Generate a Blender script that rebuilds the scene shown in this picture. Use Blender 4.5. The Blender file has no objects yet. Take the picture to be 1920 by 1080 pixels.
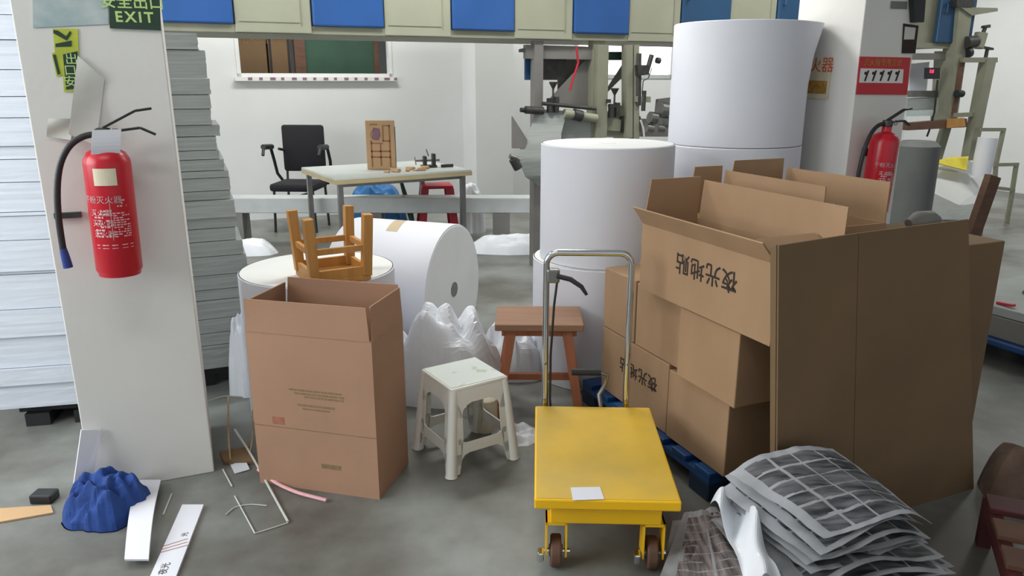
import bpy, bmesh, random
from math import *
from mathutils import Vector, Matrix, noise
C = bpy.context.scene.collection
SC = bpy.context.scene
random.seed(7)

# ------------------------------------------------------------------ camera
FPX = 1400.0; TH = radians(15.5); EYE = 1.5; PH = radians(23)
cam_d = bpy.data.cameras.new('camera'); cam = bpy.data.objects.new('camera', cam_d); C.objects.link(cam)
cam.location = (0, 0, EYE); cam.rotation_euler = (pi/2 - TH, 0, 0)
cam_d.sensor_width = 36; cam_d.lens = 36*FPX/1920; cam_d.clip_start = .05; cam_d.clip_end = 200
SC.camera = cam
SC.view_settings.view_transform = 'Standard'; SC.view_settings.look = 'None'
SC.view_settings.gamma = 1; SC.view_settings.use_curve_mapping = False
SC.view_settings.exposure = 0.0

# ------------------------------------------------------------------ world, lights
w = bpy.data.worlds.new('world'); SC.world = w; w.use_nodes = True
w.node_tree.nodes['Background'].inputs[0].default_value = (.92, .96, 1, 1)
w.node_tree.nodes['Background'].inputs[1].default_value = 0.68

def area(name, loc, size, power, target=None, col=(1, 1, 1), spread=180):
    l = bpy.data.lights.new(name, 'AREA'); l.shape = 'RECTANGLE'; l.size, l.size_y = size
    l.energy = power; l.color = col; l.spread = radians(spread)
    o = bpy.data.objects.new(name, l); C.objects.link(o); o.location = loc
    if target is not None:
        o.rotation_euler = (Vector(target)-Vector(loc)).to_track_quat('-Z', 'Y').to_euler()
    return o

def xy(a, b, z=None):            # the room's own axes stand 23 degrees to the camera's
    x, y = a*cos(PH)-b*sin(PH), a*sin(PH)+b*cos(PH)
    return (x, y) if z is None else Vector((x, y, z))

# daylight from the window side at the left
area('window_daylight', xy(-3.4, 3.0, 2.2), (4.5, 1.8), 190, xy(3, 3.2, .6), (.93, .97, 1))
TUBES = [(1.6, 4.4, 60), (-1.2, 4.0, 42), (4.6, 4.4, 48), (1.2, 7.3, 62), (-2.2, 7.2, 50), (5.0, 7.6, 55), (8.4, 7.0, 60), (8.3, 4.2, 36), (-0.6, 1.2, 15)]
for a, b, p in TUBES:
    l = area('tube_light', xy(a, b, 3.42), (1.5, .35), p, None, (1, .985, .95)); l.rotation_euler = (0, 0, PH)

# ------------------------------------------------------------------ layout helpers
def ray(px, py):
    a = (px-960)/FPX; b = -(py-540)/FPX
    return Vector((a, cos(TH)+b*sin(TH), -sin(TH)+b*cos(TH)))
def G(px, py, z=0.0):
    d = ray(px, py); t = (z-EYE)/d.z; return Vector((d.x*t, d.y*t, z))
def Yp(px, py, y):
    d = ray(px, py); t = y/d.y; return Vector((d.x*t, y, EYE+d.z*t))
def Ap(px, py, a0):
    d = ray(px, py); t = a0/(d.x*cos(PH)+d.y*sin(PH)); return Vector((a0, (-d.x*sin(PH)+d.y*cos(PH))*t, EYE+d.z*t))
def Bp(px, py, b0):
    d = ray(px, py); t = b0/(-d.x*sin(PH)+d.y*cos(PH)); return Vector(((d.x*cos(PH)+d.y*sin(PH))*t, b0, EYE+d.z*t))

# ------------------------------------------------------------------ materials
def srgb(r, g, b):
    f = lambda c: (c/255/12.92) if c/255 <= .04045 else ((c/255+.055)/1.055)**2.4
    return (f(r), f(g), f(b), 1)
def mat(name, col, rough=.7, metal=0, var=.12, scale=6, bump=0, bscale=40, col2=None, stretch=None, emit=None, alpha=None, trans=0, thr=None):
    m = bpy.data.materials.new(name); m.use_nodes = True
    N = m.node_tree.nodes; L = m.node_tree.links; p = N['Principled BSDF']
    p.inputs['Roughness'].default_value = rough; p.inputs['Metallic'].default_value = metal
    tc = N.new('ShaderNodeTexCoord'); mp = N.new('ShaderNodeMapping'); L.new(tc.outputs['Object'], mp.inputs[0])
    if stretch: mp.inputs['Scale'].default_value = stretch
    n = N.new('ShaderNodeTexNoise'); n.inputs['Scale'].default_value = scale; n.inputs['Detail'].default_value = 5
    L.new(mp.outputs[0], n.inputs['Vector'])
    r = N.new('ShaderNodeValToRGB'); L.new(n.outputs[0], r.inputs[0])
    c2 = col2 or tuple(c*(1-var) for c in col[:3])+(1,)
    lo, hi = thr or (.35, .65)
    r.color_ramp.elements[0].position = lo; r.color_ramp.elements[1].position = hi
    r.color_ramp.elements[0].color = c2; r.color_ramp.elements[1].color = col
    L.new(r.outputs[0], p.inputs['Base Color'])
    if bump:
        n2 = N.new('ShaderNodeTexNoise'); n2.inputs['Scale'].default_value = bscale; L.new(mp.outputs[0], n2.inputs['Vector'])
        b = N.new('ShaderNodeBump'); b.inputs['Strength'].default_value = bump; b.inputs['Distance'].default_value = .01
        L.new(n2.outputs[0], b.inputs['Height']); L.new(b.outputs[0], p.inputs['Normal'])
    if emit:
        p.inputs['Emission Color'].default_value = emit[0]; p.inputs['Emission Strength'].default_value = emit[1]
    if trans:
        p.inputs['Transmission Weight'].default_value = trans
    if alpha is not None: p.inputs['Alpha'].default_value = alpha
    return m
M = {}
M['wall'] = mat('wall_paint', srgb(222, 224, 224), .85, var=.05, scale=1.5, bump=.05)
M['pillar'] = mat('pillar_paint', srgb(226, 225, 220), .8, var=.06, scale=2.2, bump=.06)
M['ceiling'] = mat('ceiling_paint', srgb(225, 225, 222), .9)
M['paper'] = mat('white_paper', srgb(222, 224, 232), .6, var=.03, scale=2)
M['paper_b'] = mat('bluish_paper', srgb(208, 214, 224), .65, var=.06, scale=14, stretch=(.3, .3, 8))
M['paper_g'] = mat('greyish_paper', srgb(162, 167, 164), .75, var=.14, scale=12, stretch=(.4, .4, 9))
M['paper_cap'] = mat('paper_roll_end', srgb(226, 228, 226), .75, var=.05, scale=5)
M['film'] = mat('white_film', srgb(232, 236, 242), .35, var=.06, scale=5, bump=.25, bscale=14)
M['film_g'] = mat('mint_film', srgb(205, 222, 220), .4, var=.1, scale=9, bump=.3, bscale=20)
M['card'] = mat('cardboard', srgb(168, 136, 104), .85, var=.14, scale=3.5, stretch=(1, 1, .6), bump=.06, bscale=60)
M['card_d'] = mat('shaded_brown_cardboard', srgb(122, 98, 70), .85, var=.16, scale=2.5, bump=.06, bscale=50)  # brown base darkened so the sleeve's shade sits in the colour
M['card_r'] = mat('reddish_cardboard', srgb(172, 134, 108), .85, var=.10, scale=3.2, bump=.05, bscale=60)
M['card_e'] = mat('cardboard_edge', srgb(196, 160, 120), .9, var=.2, scale=30)
M['ink'] = mat('black_ink', srgb(52, 40, 34), .8, var=.3, scale=60)
M['ink_g'] = mat('faded_green_ink', srgb(140, 116, 84), .85, var=.2, scale=50)
M['ink_r'] = mat('faded_red_ink', srgb(166, 108, 84), .85, var=.2, scale=50)
M['tape'] = mat('packing_tape', srgb(200, 182, 150), .35, var=.08)
M['red'] = mat('extinguisher_red', srgb(196, 22, 42), .32, var=.08, scale=8)
M['label_pink'] = mat('pale_print', srgb(232, 176, 180), .6, var=.1, scale=60)
M['black'] = mat('black_plastic', srgb(34, 35, 38), .5, var=.2, scale=20)
M['fabric'] = mat('black_fabric', srgb(36, 34, 40), .9, var=.2, scale=80, bump=.1, bscale=200)
M['blue_nozzle'] = mat('blue_plastic', srgb(34, 62, 140), .5)
M['steel'] = mat('steel', srgb(150, 150, 148), .35, .9, var=.15, scale=15)
M['chrome'] = mat('chrome', srgb(215, 218, 220), .15, 1, var=.05)
M['dsteel'] = mat('dark_steel', srgb(80, 80, 78), .5, .6, var=.3, scale=25)
M['mgrey'] = mat('machine_grey', srgb(128, 126, 122), .6, .2, var=.12, scale=5)
M['cream'] = mat('machine_cream', srgb(156, 158, 138), .5, var=.09, scale=3)
M['cream_d'] = mat('machine_cream_frame', srgb(140, 141, 122), .55, var=.12, scale=5)
M['blue'] = mat('machine_blue', srgb(40, 86, 150), .3, var=.18, scale=2)
M['blue_d'] = mat('machine_navy', srgb(38, 76, 112), .4, var=.12, scale=3)
M['yellow'] = mat('cart_yellow', srgb(252, 196, 20), .42, var=.07, scale=3)
M['yellow_top'] = mat('cart_deck_yellow', srgb(222, 180, 44), .5, var=.14, scale=3, col2=srgb(196, 164, 70))
M['wood_o'] = mat('orange_wood', srgb(200, 146, 78), .5, var=.2, scale=5, stretch=(6, 6, .8))
M['wood_r'] = mat('red_brown_wood', srgb(186, 116, 82), .55, var=.28, scale=5, stretch=(6, 6, .8))
M['wood_seat'] = mat('worn_seat_wood', srgb(160, 122, 96), .6, var=.2, scale=4, stretch=(.8, 7, 4))
M['wood_b'] = mat('pale_board_wood', srgb(196, 160, 118), .7, var=.1, scale=5)
M['wood_d'] = mat('dark_brown_wood', srgb(104, 74, 58), .7, var=.25, scale=6, stretch=(1, 1, 5))
M['plastic_w'] = mat('white_plastic', srgb(234, 234, 226), .4, var=.05, scale=6)
M['glaze'] = mat('mint_stained_seat', srgb(224, 232, 226), .45, col2=srgb(186, 192, 168), scale=12, thr=(.3, .4))
M['table_top'] = mat('pale_table_top', srgb(196, 202, 198), .45, var=.08, scale=3)
M['ply'] = mat('plywood_edge', srgb(184, 170, 132), .7)
M['blue_tarp'] = mat('blue_tarp', srgb(44, 116, 178), .5, var=.25, scale=5, bump=.3, bscale=12)
M['blue_cloth'] = mat('blue_cloth', srgb(44, 78, 150), .95, var=.35, scale=7, bump=.5, bscale=26)
M['pallet_blue'] = mat('blue_pallet_plastic', srgb(22, 72, 128), .5, var=.3, scale=8)
M['pallet_shade'] = mat('shaded_blue_plastic', srgb(22, 44, 70), .6)  # darker blue for pallet blocks, carrying the shade under the deck
M['red_plastic'] = mat('red_plastic', srgb(186, 36, 54), .4)
M['exit_green'] = mat('exit_sign_green', srgb(38, 66, 48), .5, var=.1)
M['exit_glow'] = mat('luminous_print', srgb(196, 226, 140), .6, var=.06, scale=40)
M['lime'] = mat('lime_sticker', srgb(196, 208, 70), .55, var=.25, scale=12)
M['dgreen'] = mat('dark_green_print', srgb(32, 62, 50), .6)
M['poster'] = mat('faded_poster', srgb(196, 206, 204), .6, col2=srgb(112, 152, 160), scale=4, stretch=(1, 1, 1.6), thr=(.35, .6))
M['notepaper'] = mat('hanging_note_paper', srgb(205, 206, 198), .8, var=.08, scale=12)
M['sign_red'] = mat('sign_red', srgb(196, 40, 48), .5, var=.06)
M['sign_cream'] = mat('sign_cream', srgb(226, 216, 190), .6, var=.08, scale=20)
M['amber'] = mat('sign_amber', srgb(196, 150, 70), .6, var=.4, scale=40)
M['orange_ink'] = mat('orange_ink', srgb(214, 96, 60), .6)
M['white'] = mat('white_print', srgb(230, 228, 226), .6, var=.04)
M['frame_al'] = mat('window_aluminium', srgb(196, 200, 200), .5, .1)
M['mar_pallet'] = mat('maroon_wood', srgb(84, 34, 36), .6, var=.3, scale=8)
M['sheet_f'] = mat('waste_sheet_border', srgb(172, 174, 178), .6, var=.3, scale=7)
M['sheet_d'] = mat('waste_sheet_print', srgb(46, 46, 50), .6, col2=srgb(112, 112, 116), scale=7, stretch=(1, 8, 1), thr=(.36, .66))
M['sheet_e'] = mat('waste_sheet_print_brown', srgb(66, 56, 54), .6, col2=srgb(150, 140, 138), scale=9, stretch=(8, 1, 1), thr=(.36, .66))
M['rust'] = mat('brown_sacking', srgb(120, 98, 84), .9, var=.35, scale=9, bump=.4)
M['gtarp'] = mat('grey_cover', srgb(104, 108, 106), .7, var=.12, scale=4)
M['ysheet'] = mat('yellow_sheet', srgb(232, 214, 60), .6)
M['day'] = mat('daylight_glass', srgb(250, 250, 250), .4, emit=((1, 1, 1, 1), 2.6))
M['glass'] = mat('window_glass', (1, 1, 1, 1), .05, trans=1, var=0)
M['led'] = mat('red_led', srgb(220, 30, 60), .4, emit=((1, .05, .15, 1), 2))
M['gboard'] = mat('green_board', srgb(52, 84, 68), .7, var=.15, scale=4)
M['purple_ink'] = mat('purple_ink', srgb(140, 108, 126), .8)
M['tube'] = mat('lamp_tube', (1, 1, 1, 1), .4, emit=((1, .98, .95, 1), 3))

def floor_mat():
    m = bpy.data.materials.new('concrete_floor'); m.use_nodes = True
    N = m.node_tree.nodes; L = m.node_tree.links; p = N['Principled BSDF']
    tc = N.new('ShaderNodeTexCoord')
    n1 = N.new('ShaderNodeTexNoise'); n1.inputs['Scale'].default_value = .8; n1.inputs['Detail'].default_value = 8; n1.inputs['Roughness'].default_value = .6
    n2 = N.new('ShaderNodeTexNoise'); n2.inputs['Scale'].default_value = 3.5; n2.inputs['Detail'].default_value = 8
    for n in (n1, n2): L.new(tc.outputs['Object'], n.inputs['Vector'])
    r1 = N.new('ShaderNodeValToRGB'); L.new(n1.outputs[0], r1.inputs[0])
    r1.color_ramp.elements[0].position = .40; r1.color_ramp.elements[0].color = srgb(98, 96, 90)
    r1.color_ramp.elements[1].position = .58; r1.color_ramp.elements[1].color = srgb(138, 142, 138)
    r2 = N.new('ShaderNodeValToRGB'); L.new(n2.outputs[0], r2.inputs[0])
    r2.color_ramp.elements[0].position = .3; r2.color_ramp.elements[0].color = (.62, .60, .56, 1)
    r2.color_ramp.elements[1].position = .6; r2.color_ramp.elements[1].color = (1, 1, 1, 1)
    mx = N.new('ShaderNodeMix'); mx.data_type = 'RGBA'; mx.blend_type = 'MULTIPLY'; mx.inputs[0].default_value = .7
    L.new(r1.outputs[0], mx.inputs[6]); L.new(r2.outputs[0], mx.inputs[7]); L.new(mx.outputs[2], p.inputs['Base Color'])
    rr = N.new('ShaderNodeMapRange'); L.new(n2.outputs[0], rr.inputs[0]); rr.inputs[3].default_value = .28; rr.inputs[4].default_value = .6
    L.new(rr.outputs[0], p.inputs['Roughness'])
    b = N.new('ShaderNodeBump'); b.inputs['Strength'].default_value = .08; b.inputs['Distance'].default_value = .01
    L.new(n2.outputs[0], b.inputs['Height']); L.new(b.outputs[0], p.inputs['Normal'])
    return m
M['floor'] = floor_mat()

# ------------------------------------------------------------------ mesh helpers
class MB:
    def __init__(s): s.v = []; s.f = []; s.mi = []; s.cur = 0
    def add(s, vs, fs):
        o = len(s.v); s.v += [Vector(v) for v in vs]; s.f += [tuple(i+o for i in f) for f in fs]; s.mi += [s.cur]*len(fs); return s
    def box(s, x0, x1, y0, y1, z0, z1, m=None):
        vs = [Vector(p) for p in ((x0,y0,z0),(x1,y0,z0),(x1,y1,z0),(x0,y1,z0),(x0,y0,z1),(x1,y0,z1),(x1,y1,z1),(x0,y1,z1))]
        if m: vs = [m @ v for v in vs]
        return s.add(vs, [(3,2,1,0),(4,5,6,7),(0,1,5,4),(1,2,6,5),(2,3,7,6),(3,0,4,7)])
    def bbox(s, x0, x1, y0, y1, z0, z1, bv=.008, m=None, seg=2):
        bm = bmesh.new(); bmesh.ops.create_cube(bm, size=1)
        for v in bm.verts: v.co = Vector(((x0+x1)/2+v.co.x*(x1-x0), (y0+y1)/2+v.co.y*(y1-y0), (z0+z1)/2+v.co.z*(z1-z0)))
        bmesh.ops.bevel(bm, geom=bm.edges[:], offset=bv, segments=seg, affect='EDGES', profile=.5)
        return s.bm(bm, m)
    def bm(s, bm, m=None):
        bm.verts.index_update()
        s.add([(m @ v.co if m else v.co.copy()) for v in bm.verts], [tuple(v.index for v in f.verts) for f in bm.faces]); bm.free(); return s
    def bar(s, p, q, wd, dp, up=(0, 0, 1), wd2=None, dp2=None):
        p, q = Vector(p), Vector(q); d = (q-p).normalized(); u = Vector(up)
        if abs(d.dot(u)) > .95: u = Vector((0, 1, 0))
        a = d.cross(u).normalized(); b = a.cross(d).normalized(); wd2 = wd2 or wd; dp2 = dp2 or dp
        vs = []
        for c, W, D in ((p, wd, dp), (q, wd2, dp2)):
            for i, j in ((-1,-1),(1,-1),(1,1),(-1,1)): vs.append(c+a*(i*W/2)+b*(j*D/2))
        return s.add(vs, [(3,2,1,0),(4,5,6,7),(0,1,5,4),(1,2,6,5),(2,3,7,6),(3,0,4,7)])
    def tube(s, pts, r, n=10, caps=True):
        pts = [Vector(p) for p in pts]; o = []; prev = None; vs = []; fs = []
        for i, p in enumerate(pts):
            d = (pts[min(i+1, len(pts)-1)]-pts[max(i-1, 0)]).normalized()
            if prev is None:
                u = Vector((0, 0, 1)) if abs(d.z) < .9 else Vector((1, 0, 0)); a = d.cross(u).normalized()
            else: a = (prev - d*prev.dot(d)).normalized()
            prev = a; b = d.cross(a); R = r[i] if isinstance(r, (list, tuple)) else r
            vs += [p+a*(R*cos(2*pi*k/n))+b*(R*sin(2*pi*k/n)) for k in range(n)]
        for i in range(len(pts)-1):
            for k in range(n): fs.append((i*n+k, i*n+(k+1) % n, (i+1)*n+(k+1) % n, (i+1)*n+k))
        if caps: fs += [tuple(range(n))[::-1], tuple((len(pts)-1)*n+k for k in range(n))]
        return s.add(vs, fs)
    def lathe(s, prof, n=48, m=None):
        vs = []; fs = []
        for r, z in prof: vs += [Vector((r*cos(2*pi*k/n), r*sin(2*pi*k/n), z)) for k in range(n)]
        for i in range(len(prof)-1):
            for k in range(n): fs.append((i*n+k, i*n+(k+1) % n, (i+1)*n+(k+1) % n, (i+1)*n+k))
        fs += [tuple(range(n))[::-1], tuple((len(prof)-1)*n+k for k in range(n))]
        if m: vs = [m @ v for v in vs]
        return s.add(vs, fs)
    def slab(s, pts, t, nrm=None):            # polygon with thickness t along its normal
        pts = [Vector(p) for p in pts]
        n = Vector(nrm) if nrm else (pts[1]-pts[0]).cross(pts[2]-pts[0]).normalized()
        k = len(pts); vs = [p-n*t/2 for p in pts]+[p+n*t/2 for p in pts]
        return s.add(vs, [tuple(range(k))[::-1], tuple(range(k, 2*k))]+[(i, (i+1) % k, k+(i+1) % k, k+i) for i in range(k)])
    def grid(s, fn, nu, nv, t=None):
        P = [[Vector(fn(i/nu, j/nv)) for j in range(nv+1)] for i in range(nu+1)]
        vs = [P[i][j] for i in range(nu+1) for j in range(nv+1)]; W = nv+1
        fs = [(i*W+j, (i+1)*W+j, (i+1)*W+j+1, i*W+j+1) for i in range(nu) for j in range(nv)]
        if t:
            ns = []
            for i in range(nu+1):
                for j in range(nv+1):
                    a = P[min(i+1, nu)][j]-P[max(i-1, 0)][j]; b = P[i][min(j+1, nv)]-P[i][max(j-1, 0)]
                    c = a.cross(b); ns.append(c.normalized() if c.length > 1e-12 else Vector((0, 0, 1)))
            o = len(vs); vs += [v-n*t for v, n in zip(vs, ns)]
            fs += [tuple(x+o for x in f)[::-1] for f in fs]
            rim = [(i, 0) for i in range(nu+1)]+[(nu, j) for j in range(1, nv+1)]+[(i, nv) for i in range(nu-1, -1, -1)]+[(0, j) for j in range(nv-1, 0, -1)]
            idx = [i*W+j for i, j in rim]
            for k in range(len(idx)):
                a, b = idx[k], idx[(k+1) % len(idx)]; fs.append((b, a, a+o, b+o))
        return s.add(vs, fs)
    def build(s, name, mats, parent=None, smooth=False, loc=(0, 0, 0), rz=0, world=False, bevel=0):
        me = bpy.data.meshes.new(name)
        vs = s.v
        if world:
            mw = (Matrix.Translation(Vector(parent['_l'] if parent else loc)) @ Matrix.Rotation(parent['_r'] if parent else rz, 4, 'Z')).inverted()
            vs = [mw @ v for v in vs]
        me.from_pydata([tuple(v) for v in vs], [], s.f)
        ml = mats if isinstance(mats, (list, tuple)) else [mats]
        for m in ml: me.materials.append(M[m] if isinstance(m, str) else m)
        if len(ml) > 1: me.polygons.foreach_set('material_index', s.mi)
        if smooth: me.polygons.foreach_set('use_smooth', [True]*len(me.polygons))
        me.update()
        bm = bmesh.new(); bm.from_mesh(me); bmesh.ops.recalc_face_normals(bm, faces=bm.faces[:]); bm.to_mesh(me); bm.free()
        if smooth:
            try: me.set_sharp_from_angle(angle=radians(38))
            except Exception: pass
        o = bpy.data.objects.new(name, me); C.objects.link(o)
        if parent: o.parent = parent
        else: o.location = loc; o.rotation_euler = (0, 0, rz)
        if bevel:
            b = o.modifiers.new('bevel', 'BEVEL'); b.width = bevel; b.segments = 2; b.limit_method = 'ANGLE'
        return o
def tag(o, label, cat, group=None, kind=None):
    o['label'] = label; o['category'] = cat
    if group: o['group'] = group
    if kind: o['kind'] = kind
    return o
def thing(name, label, cat, loc=(0, 0, 0), rz=0, group=None):
    o = bpy.data.objects.new(name, None); C.objects.link(o); o.empty_display_size = .1
    o.location = loc; o.rotation_euler = (0, 0, rz); o['_l'] = list(loc); o['_r'] = rz
    return tag(o, label, cat, group)
def struct(o): o['kind'] = 'structure'; return o
def text(name, body, size, m, parent, mtx, ext=.0004, sx=1.0, world=True, align='CENTER', spacing=1.0, bold=0):
    cu = bpy.data.curves.new(name, 'FONT'); cu.body = body; cu.size = size; cu.align_x = align; cu.align_y = 'CENTER'
    cu.extrude = ext; cu.space_character = spacing; cu.offset = bold; cu.resolution_u = 3
    t = bpy.data.objects.new(name, cu); C.objects.link(t)
    dg = bpy.context.evaluated_depsgraph_get(); me = bpy.data.meshes.new_from_object(t.evaluated_get(dg))
    bpy.data.objects.remove(t)
    mw = Matrix.Identity(4)
    if world and parent: mw = (Matrix.Translation(Vector(parent['_l'])) @ Matrix.Rotation(parent['_r'], 4, 'Z')).inverted()
    me.transform(mw @ mtx @ Matrix.Diagonal((sx, 1, 1, 1)))
    me.materials.clear(); me.materials.append(M[m])
    o = bpy.data.objects.new(name, me); C.objects.link(o); o.parent = parent
    return o
def frame(o, xd, yd):                     # matrix with given x and y directions
    x = Vector(xd).normalized(); y = Vector(yd); y = (y-x*y.dot(x)).normalized(); z = x.cross(y)
    return Matrix(((x.x, y.x, z.x, o[0]), (x.y, y.y, z.y, o[1]), (x.z, y.z, z.z, o[2]), (0, 0, 0, 1)))
U = Vector((cos(PH), sin(PH), 0)); V = Vector((-sin(PH), cos(PH), 0)); Z = Vector((0, 0, 1))
def ab(a, b, z): return U*a+V*b+Z*z

# ------------------------------------------------------------------ room shell
RM = Matrix.Rotation(PH, 4, 'Z')
struct(MB().box(-4.2, 10.7, -3.5, 10.6, -.1, 0, RM).build('floor', 'floor'))
struct(MB().box(-4.2, 10.7, -3.5, 10.6, 3.5, 3.6, RM).build('ceiling', 'ceiling'))
BW = 8.73
# two windows in the back wall: an internal one onto the store, one onto daylight
w1l, w1r = Bp(443, 120, BW).x, Bp(735, 120, BW).x
w2l, w2r = Bp(1078, 120, BW).x, Bp(1262, 120, BW).x
SILL = 1.53; HEAD = 2.35
wb = MB()
wb.box(-4.2, 10.7, BW, BW+.2, 0, SILL, RM); wb.box(-4.2, 10.7, BW, BW+.2, HEAD, 3.5, RM)
wb.box(-4.2, w1l, BW, BW+.2, SILL, HEAD, RM); wb.box(w1r, w2l, BW, BW+.2, SILL, HEAD, RM); wb.box(w2r, 10.7, BW, BW+.2, SILL, HEAD, RM)
struct(wb.build('wall_back', 'wall'))
struct(MB().box(10.5, 10.7, -3.5, BW, 0, 3.5, RM).build('wall_right', 'wall'))
struct(MB().box(-4.2, -4.0, -3.5, BW, 0, 3.5, RM).build('wall_left', 'wall'))
struct(MB().box(-4.2, 10.7, 10.4, 10.6, 0, 3.5, RM).build('wall_store', 'wall'))
# pilaster on the back wall
pl = Bp(892, 200, BW-.45); pr = Bp(962, 200, BW-.45)
struct(MB().box(pl.x, pr.x, BW-.45, BW, 0, 3.5, RM).build('trim_1', 'wall'))
for i, (l, r) in enumerate(((w1l, w1r), (w2l, w2r))):
    f = MB()
    f.box(l, r, BW-.01, BW+.09, SILL, SILL+.05, RM); f.box(l, r, BW-.01, BW+.09, HEAD-.05, HEAD, RM)
    f.box(l, l+.04, BW-.01, BW+.09, SILL, HEAD, RM); f.box(r-.04, r, BW-.01, BW+.09, SILL, HEAD, RM)
    if i: f.box((l+r)/2-.02, (l+r)/2+.02, BW+.03, BW+.09, SILL, HEAD, RM)
    wf = struct(f.build('window_%d' % (i+1), 'frame_al' if i else 'wall'))
    if i: MB().box(l+.04, r-.04, BW+.05, BW+.06, SILL+.05, HEAD-.05, RM).build('pane', 'day', wf)
    else:
        s = MB().box(l-.03, r+.03, BW-.06, BW+.03, SILL-.03, SILL+.012, RM).build('window_sill', 'white', wf)
        g = MB()
        for k in range(15):
            x = l+.1+k*.113; g.box(x, x+.03+.04*random.random(), BW-.062, BW-.059, SILL-.022, SILL+.006, RM)
        g.build('sill_print', 'purple_ink', wf)
# square pillars
PB = 2.92
pL0, pL1 = Bp(172, 915, PB).x, Bp(402, 885, PB).x
struct(MB().box(pL0, pL1, PB, PB+.44, 0, 3.5, RM).build('wall_pillar', 'pillar', bevel=.004))
PRB = 2.98
pR0 = Bp(1612, 100, PRB).x; pR1 = Bp(1712, 100, PRB).x
struct(MB().box(pR0, pR1, PRB, PRB+.46, 0, 3.5, RM).build('wall_pillar', 'pillar', bevel=.004))

for i, (a, b, p) in enumerate(TUBES):
    t = thing('ceiling_lamp', 'slim white ceiling tube lamp overhead', 'lamp', xy(a, b, 3.5), PH, 'ceiling tube lamps out of the picture')
    MB().box(-.78, .78, -.1, .1, -.05, 0).build('housing', 'white', t)
    for s_ in (-1, 1): MB().tube([(-.72, s_*.06, -.06), (.72, s_*.06, -.06)], .013).build('tube', 'tube', t)

# ------------------------------------------------------------------ extinguishers and pillar papers
def extinguisher(loc, rz, label, s=1.0, lean=0, hose_l=True, first=True):
    t = thing('fire_extinguisher', label, 'fire extinguisher', loc, rz, 'fire extinguishers on the pillars')
    R = .072
    prof = [(.0, .002), (R*.9, 0), (R*.93, .012), (R, .02), (R, .375), (R*.97, .39), (R*.8, .412), (R*.5, .425), (.024, .43), (.024, .455)]
    L = Matrix.Rotation(lean, 4, 'Y')
    MB().lathe(prof, 40, L).build('cylinder_body', 'red', t, True)
    def T(x, y, z): return L @ Vector((x, y, z))
    MB().lathe([(.02, .455), (.026, .458), (.026, .485), (.018, .49)], 16, L).build('valve', 'dsteel', t, True)
    MB().bar(T(.0, 0, .49), T(.1, 0, .545), .022, .008).bar(T(.1, 0, .545), T(.15, 0, .553), .022, .008).build('handle', 'black', t, bevel=.002)
    MB().bar(T(0, 0, .475), T(.11, 0, .49), .022, .008).bar(T(.11, 0, .49), T(.155, 0, .468), .022, .008).build('carry_grip', 'black', t, bevel=.002)
    MB().tube([T(.035+.012*cos(k), -.02, .478+.012*sin(k)) for k in [i*.6 for i in range(11)]], .0025, 6).build('safety_ring', 'steel', t)
    pts = [T(-.0, 0, .468), T(-.05, 0, .47), T(-.10, -.005, .44), T(-.135, -.01, .38), T(-.152, -.01, .30), T(-.16, -.01, .2), T(-.158, -.01, .1)]
    P = []
    for i in range(len(pts)-1):
        for k in range(4): P.append(pts[i].lerp(pts[i+1], k/4))
    P.append(pts[-1])
    for _ in range(4): P = [P[0]]+[(P[i-1]+P[i]*2+P[i+1])/4 for i in range(1, len(P)-1)]+[P[-1]]
    MB().tube(P, .0105, 10).build('hose', 'black', t, True)
    if hose_l:
        MB().tube([P[-1], P[-1]+Vector((.002, 0, -.02)), P[-1]+Vector((.006, 0, -.065))], [.011, .013, .015], 12).build('nozzle', 'blue_nozzle', t, True)
    # wall bracket
    MB().box(-.03, .03, R-.004, R+.02, .30, .34).build('bracket', 'dsteel', t)
    # printed label wrapped round the cylinder
    def wrap(th, z): return L @ Vector((sin(th)*(R+.0012), -cos(th)*(R+.0012), z))
    pk = MB()
    def patch(t0, t1, z0, z1): pk.grid(lambda u, v: wrap(t0+(t1-t0)*u, z0+(z1-z0)*v), 4, 1)
    rs = random.Random(3)
    for (t0, t1, z0, z1) in ((-.02, .0, .13, .27), (-.8, .85, .112, .115), (-.8, .85, .102, .104)): patch(t0, t1, z0, z1)
    for (t0, t1, z0, z1, n) in ((-.75, -.08, .14, .235, 9), (.08, .8, .14, .225, 11), (.2, .7, .24, .268, 3)):
        for i in range(n):
            z = z0+(z1-z0)*i/n; a = t0
            while a < t1:
                l = .04+.12*rs.random()
                if rs.random() < .72: patch(a, min(a+l, t1), z, z+(z1-z0)/n*.55)
                a += l+.04
    pk.build('label_print', 'label_pink', t)
    tx = text('label_lettering', '干粉灭火器', .026, 'white', t, Matrix.Identity(4), .0002, world=False)
    for v in tx.data.vertices:
        c = v.co.copy(); v.co = wrap(c.x/R-.38, .262+c.y)
    for k in range(3):
        tx = text('label_lettering', '灭火器', .024, 'white', t, Matrix.Identity(4), .0002, world=False)
        for v in tx.data.vertices:
            c = v.co.copy(); v.co = wrap(c.x/R-.42+.02*k, .22-.035*k+c.y)
    return t
pe = Bp(226, 512, PB-.1)
exL = extinguisher(ab(pe.x, PB-.108, pe.z), PH, 'red fire extinguisher with black hose and blue nozzle on the nearer white pillar', lean=radians(1.2))
pe = Bp(1645, 400, PRB-.1)
exR = extinguisher(ab(pe.x-.045, PRB-.108, pe.z), PH, 'red fire extinguisher hung on the far pillar above the open cartons', lean=radians(3), hose_l=False)
# white sticker on the first, tag of paper over its valve
st = MB().grid(lambda u, v: Matrix.Rotation(radians(1.2), 4, 'Y') @ Vector((sin(-.55+.95*u)*.0738, -cos(-.55+.95*u)*.0738, .31+.055*v)), 8, 1, .0004).build('sticker', 'sign_cream', exL)

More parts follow.
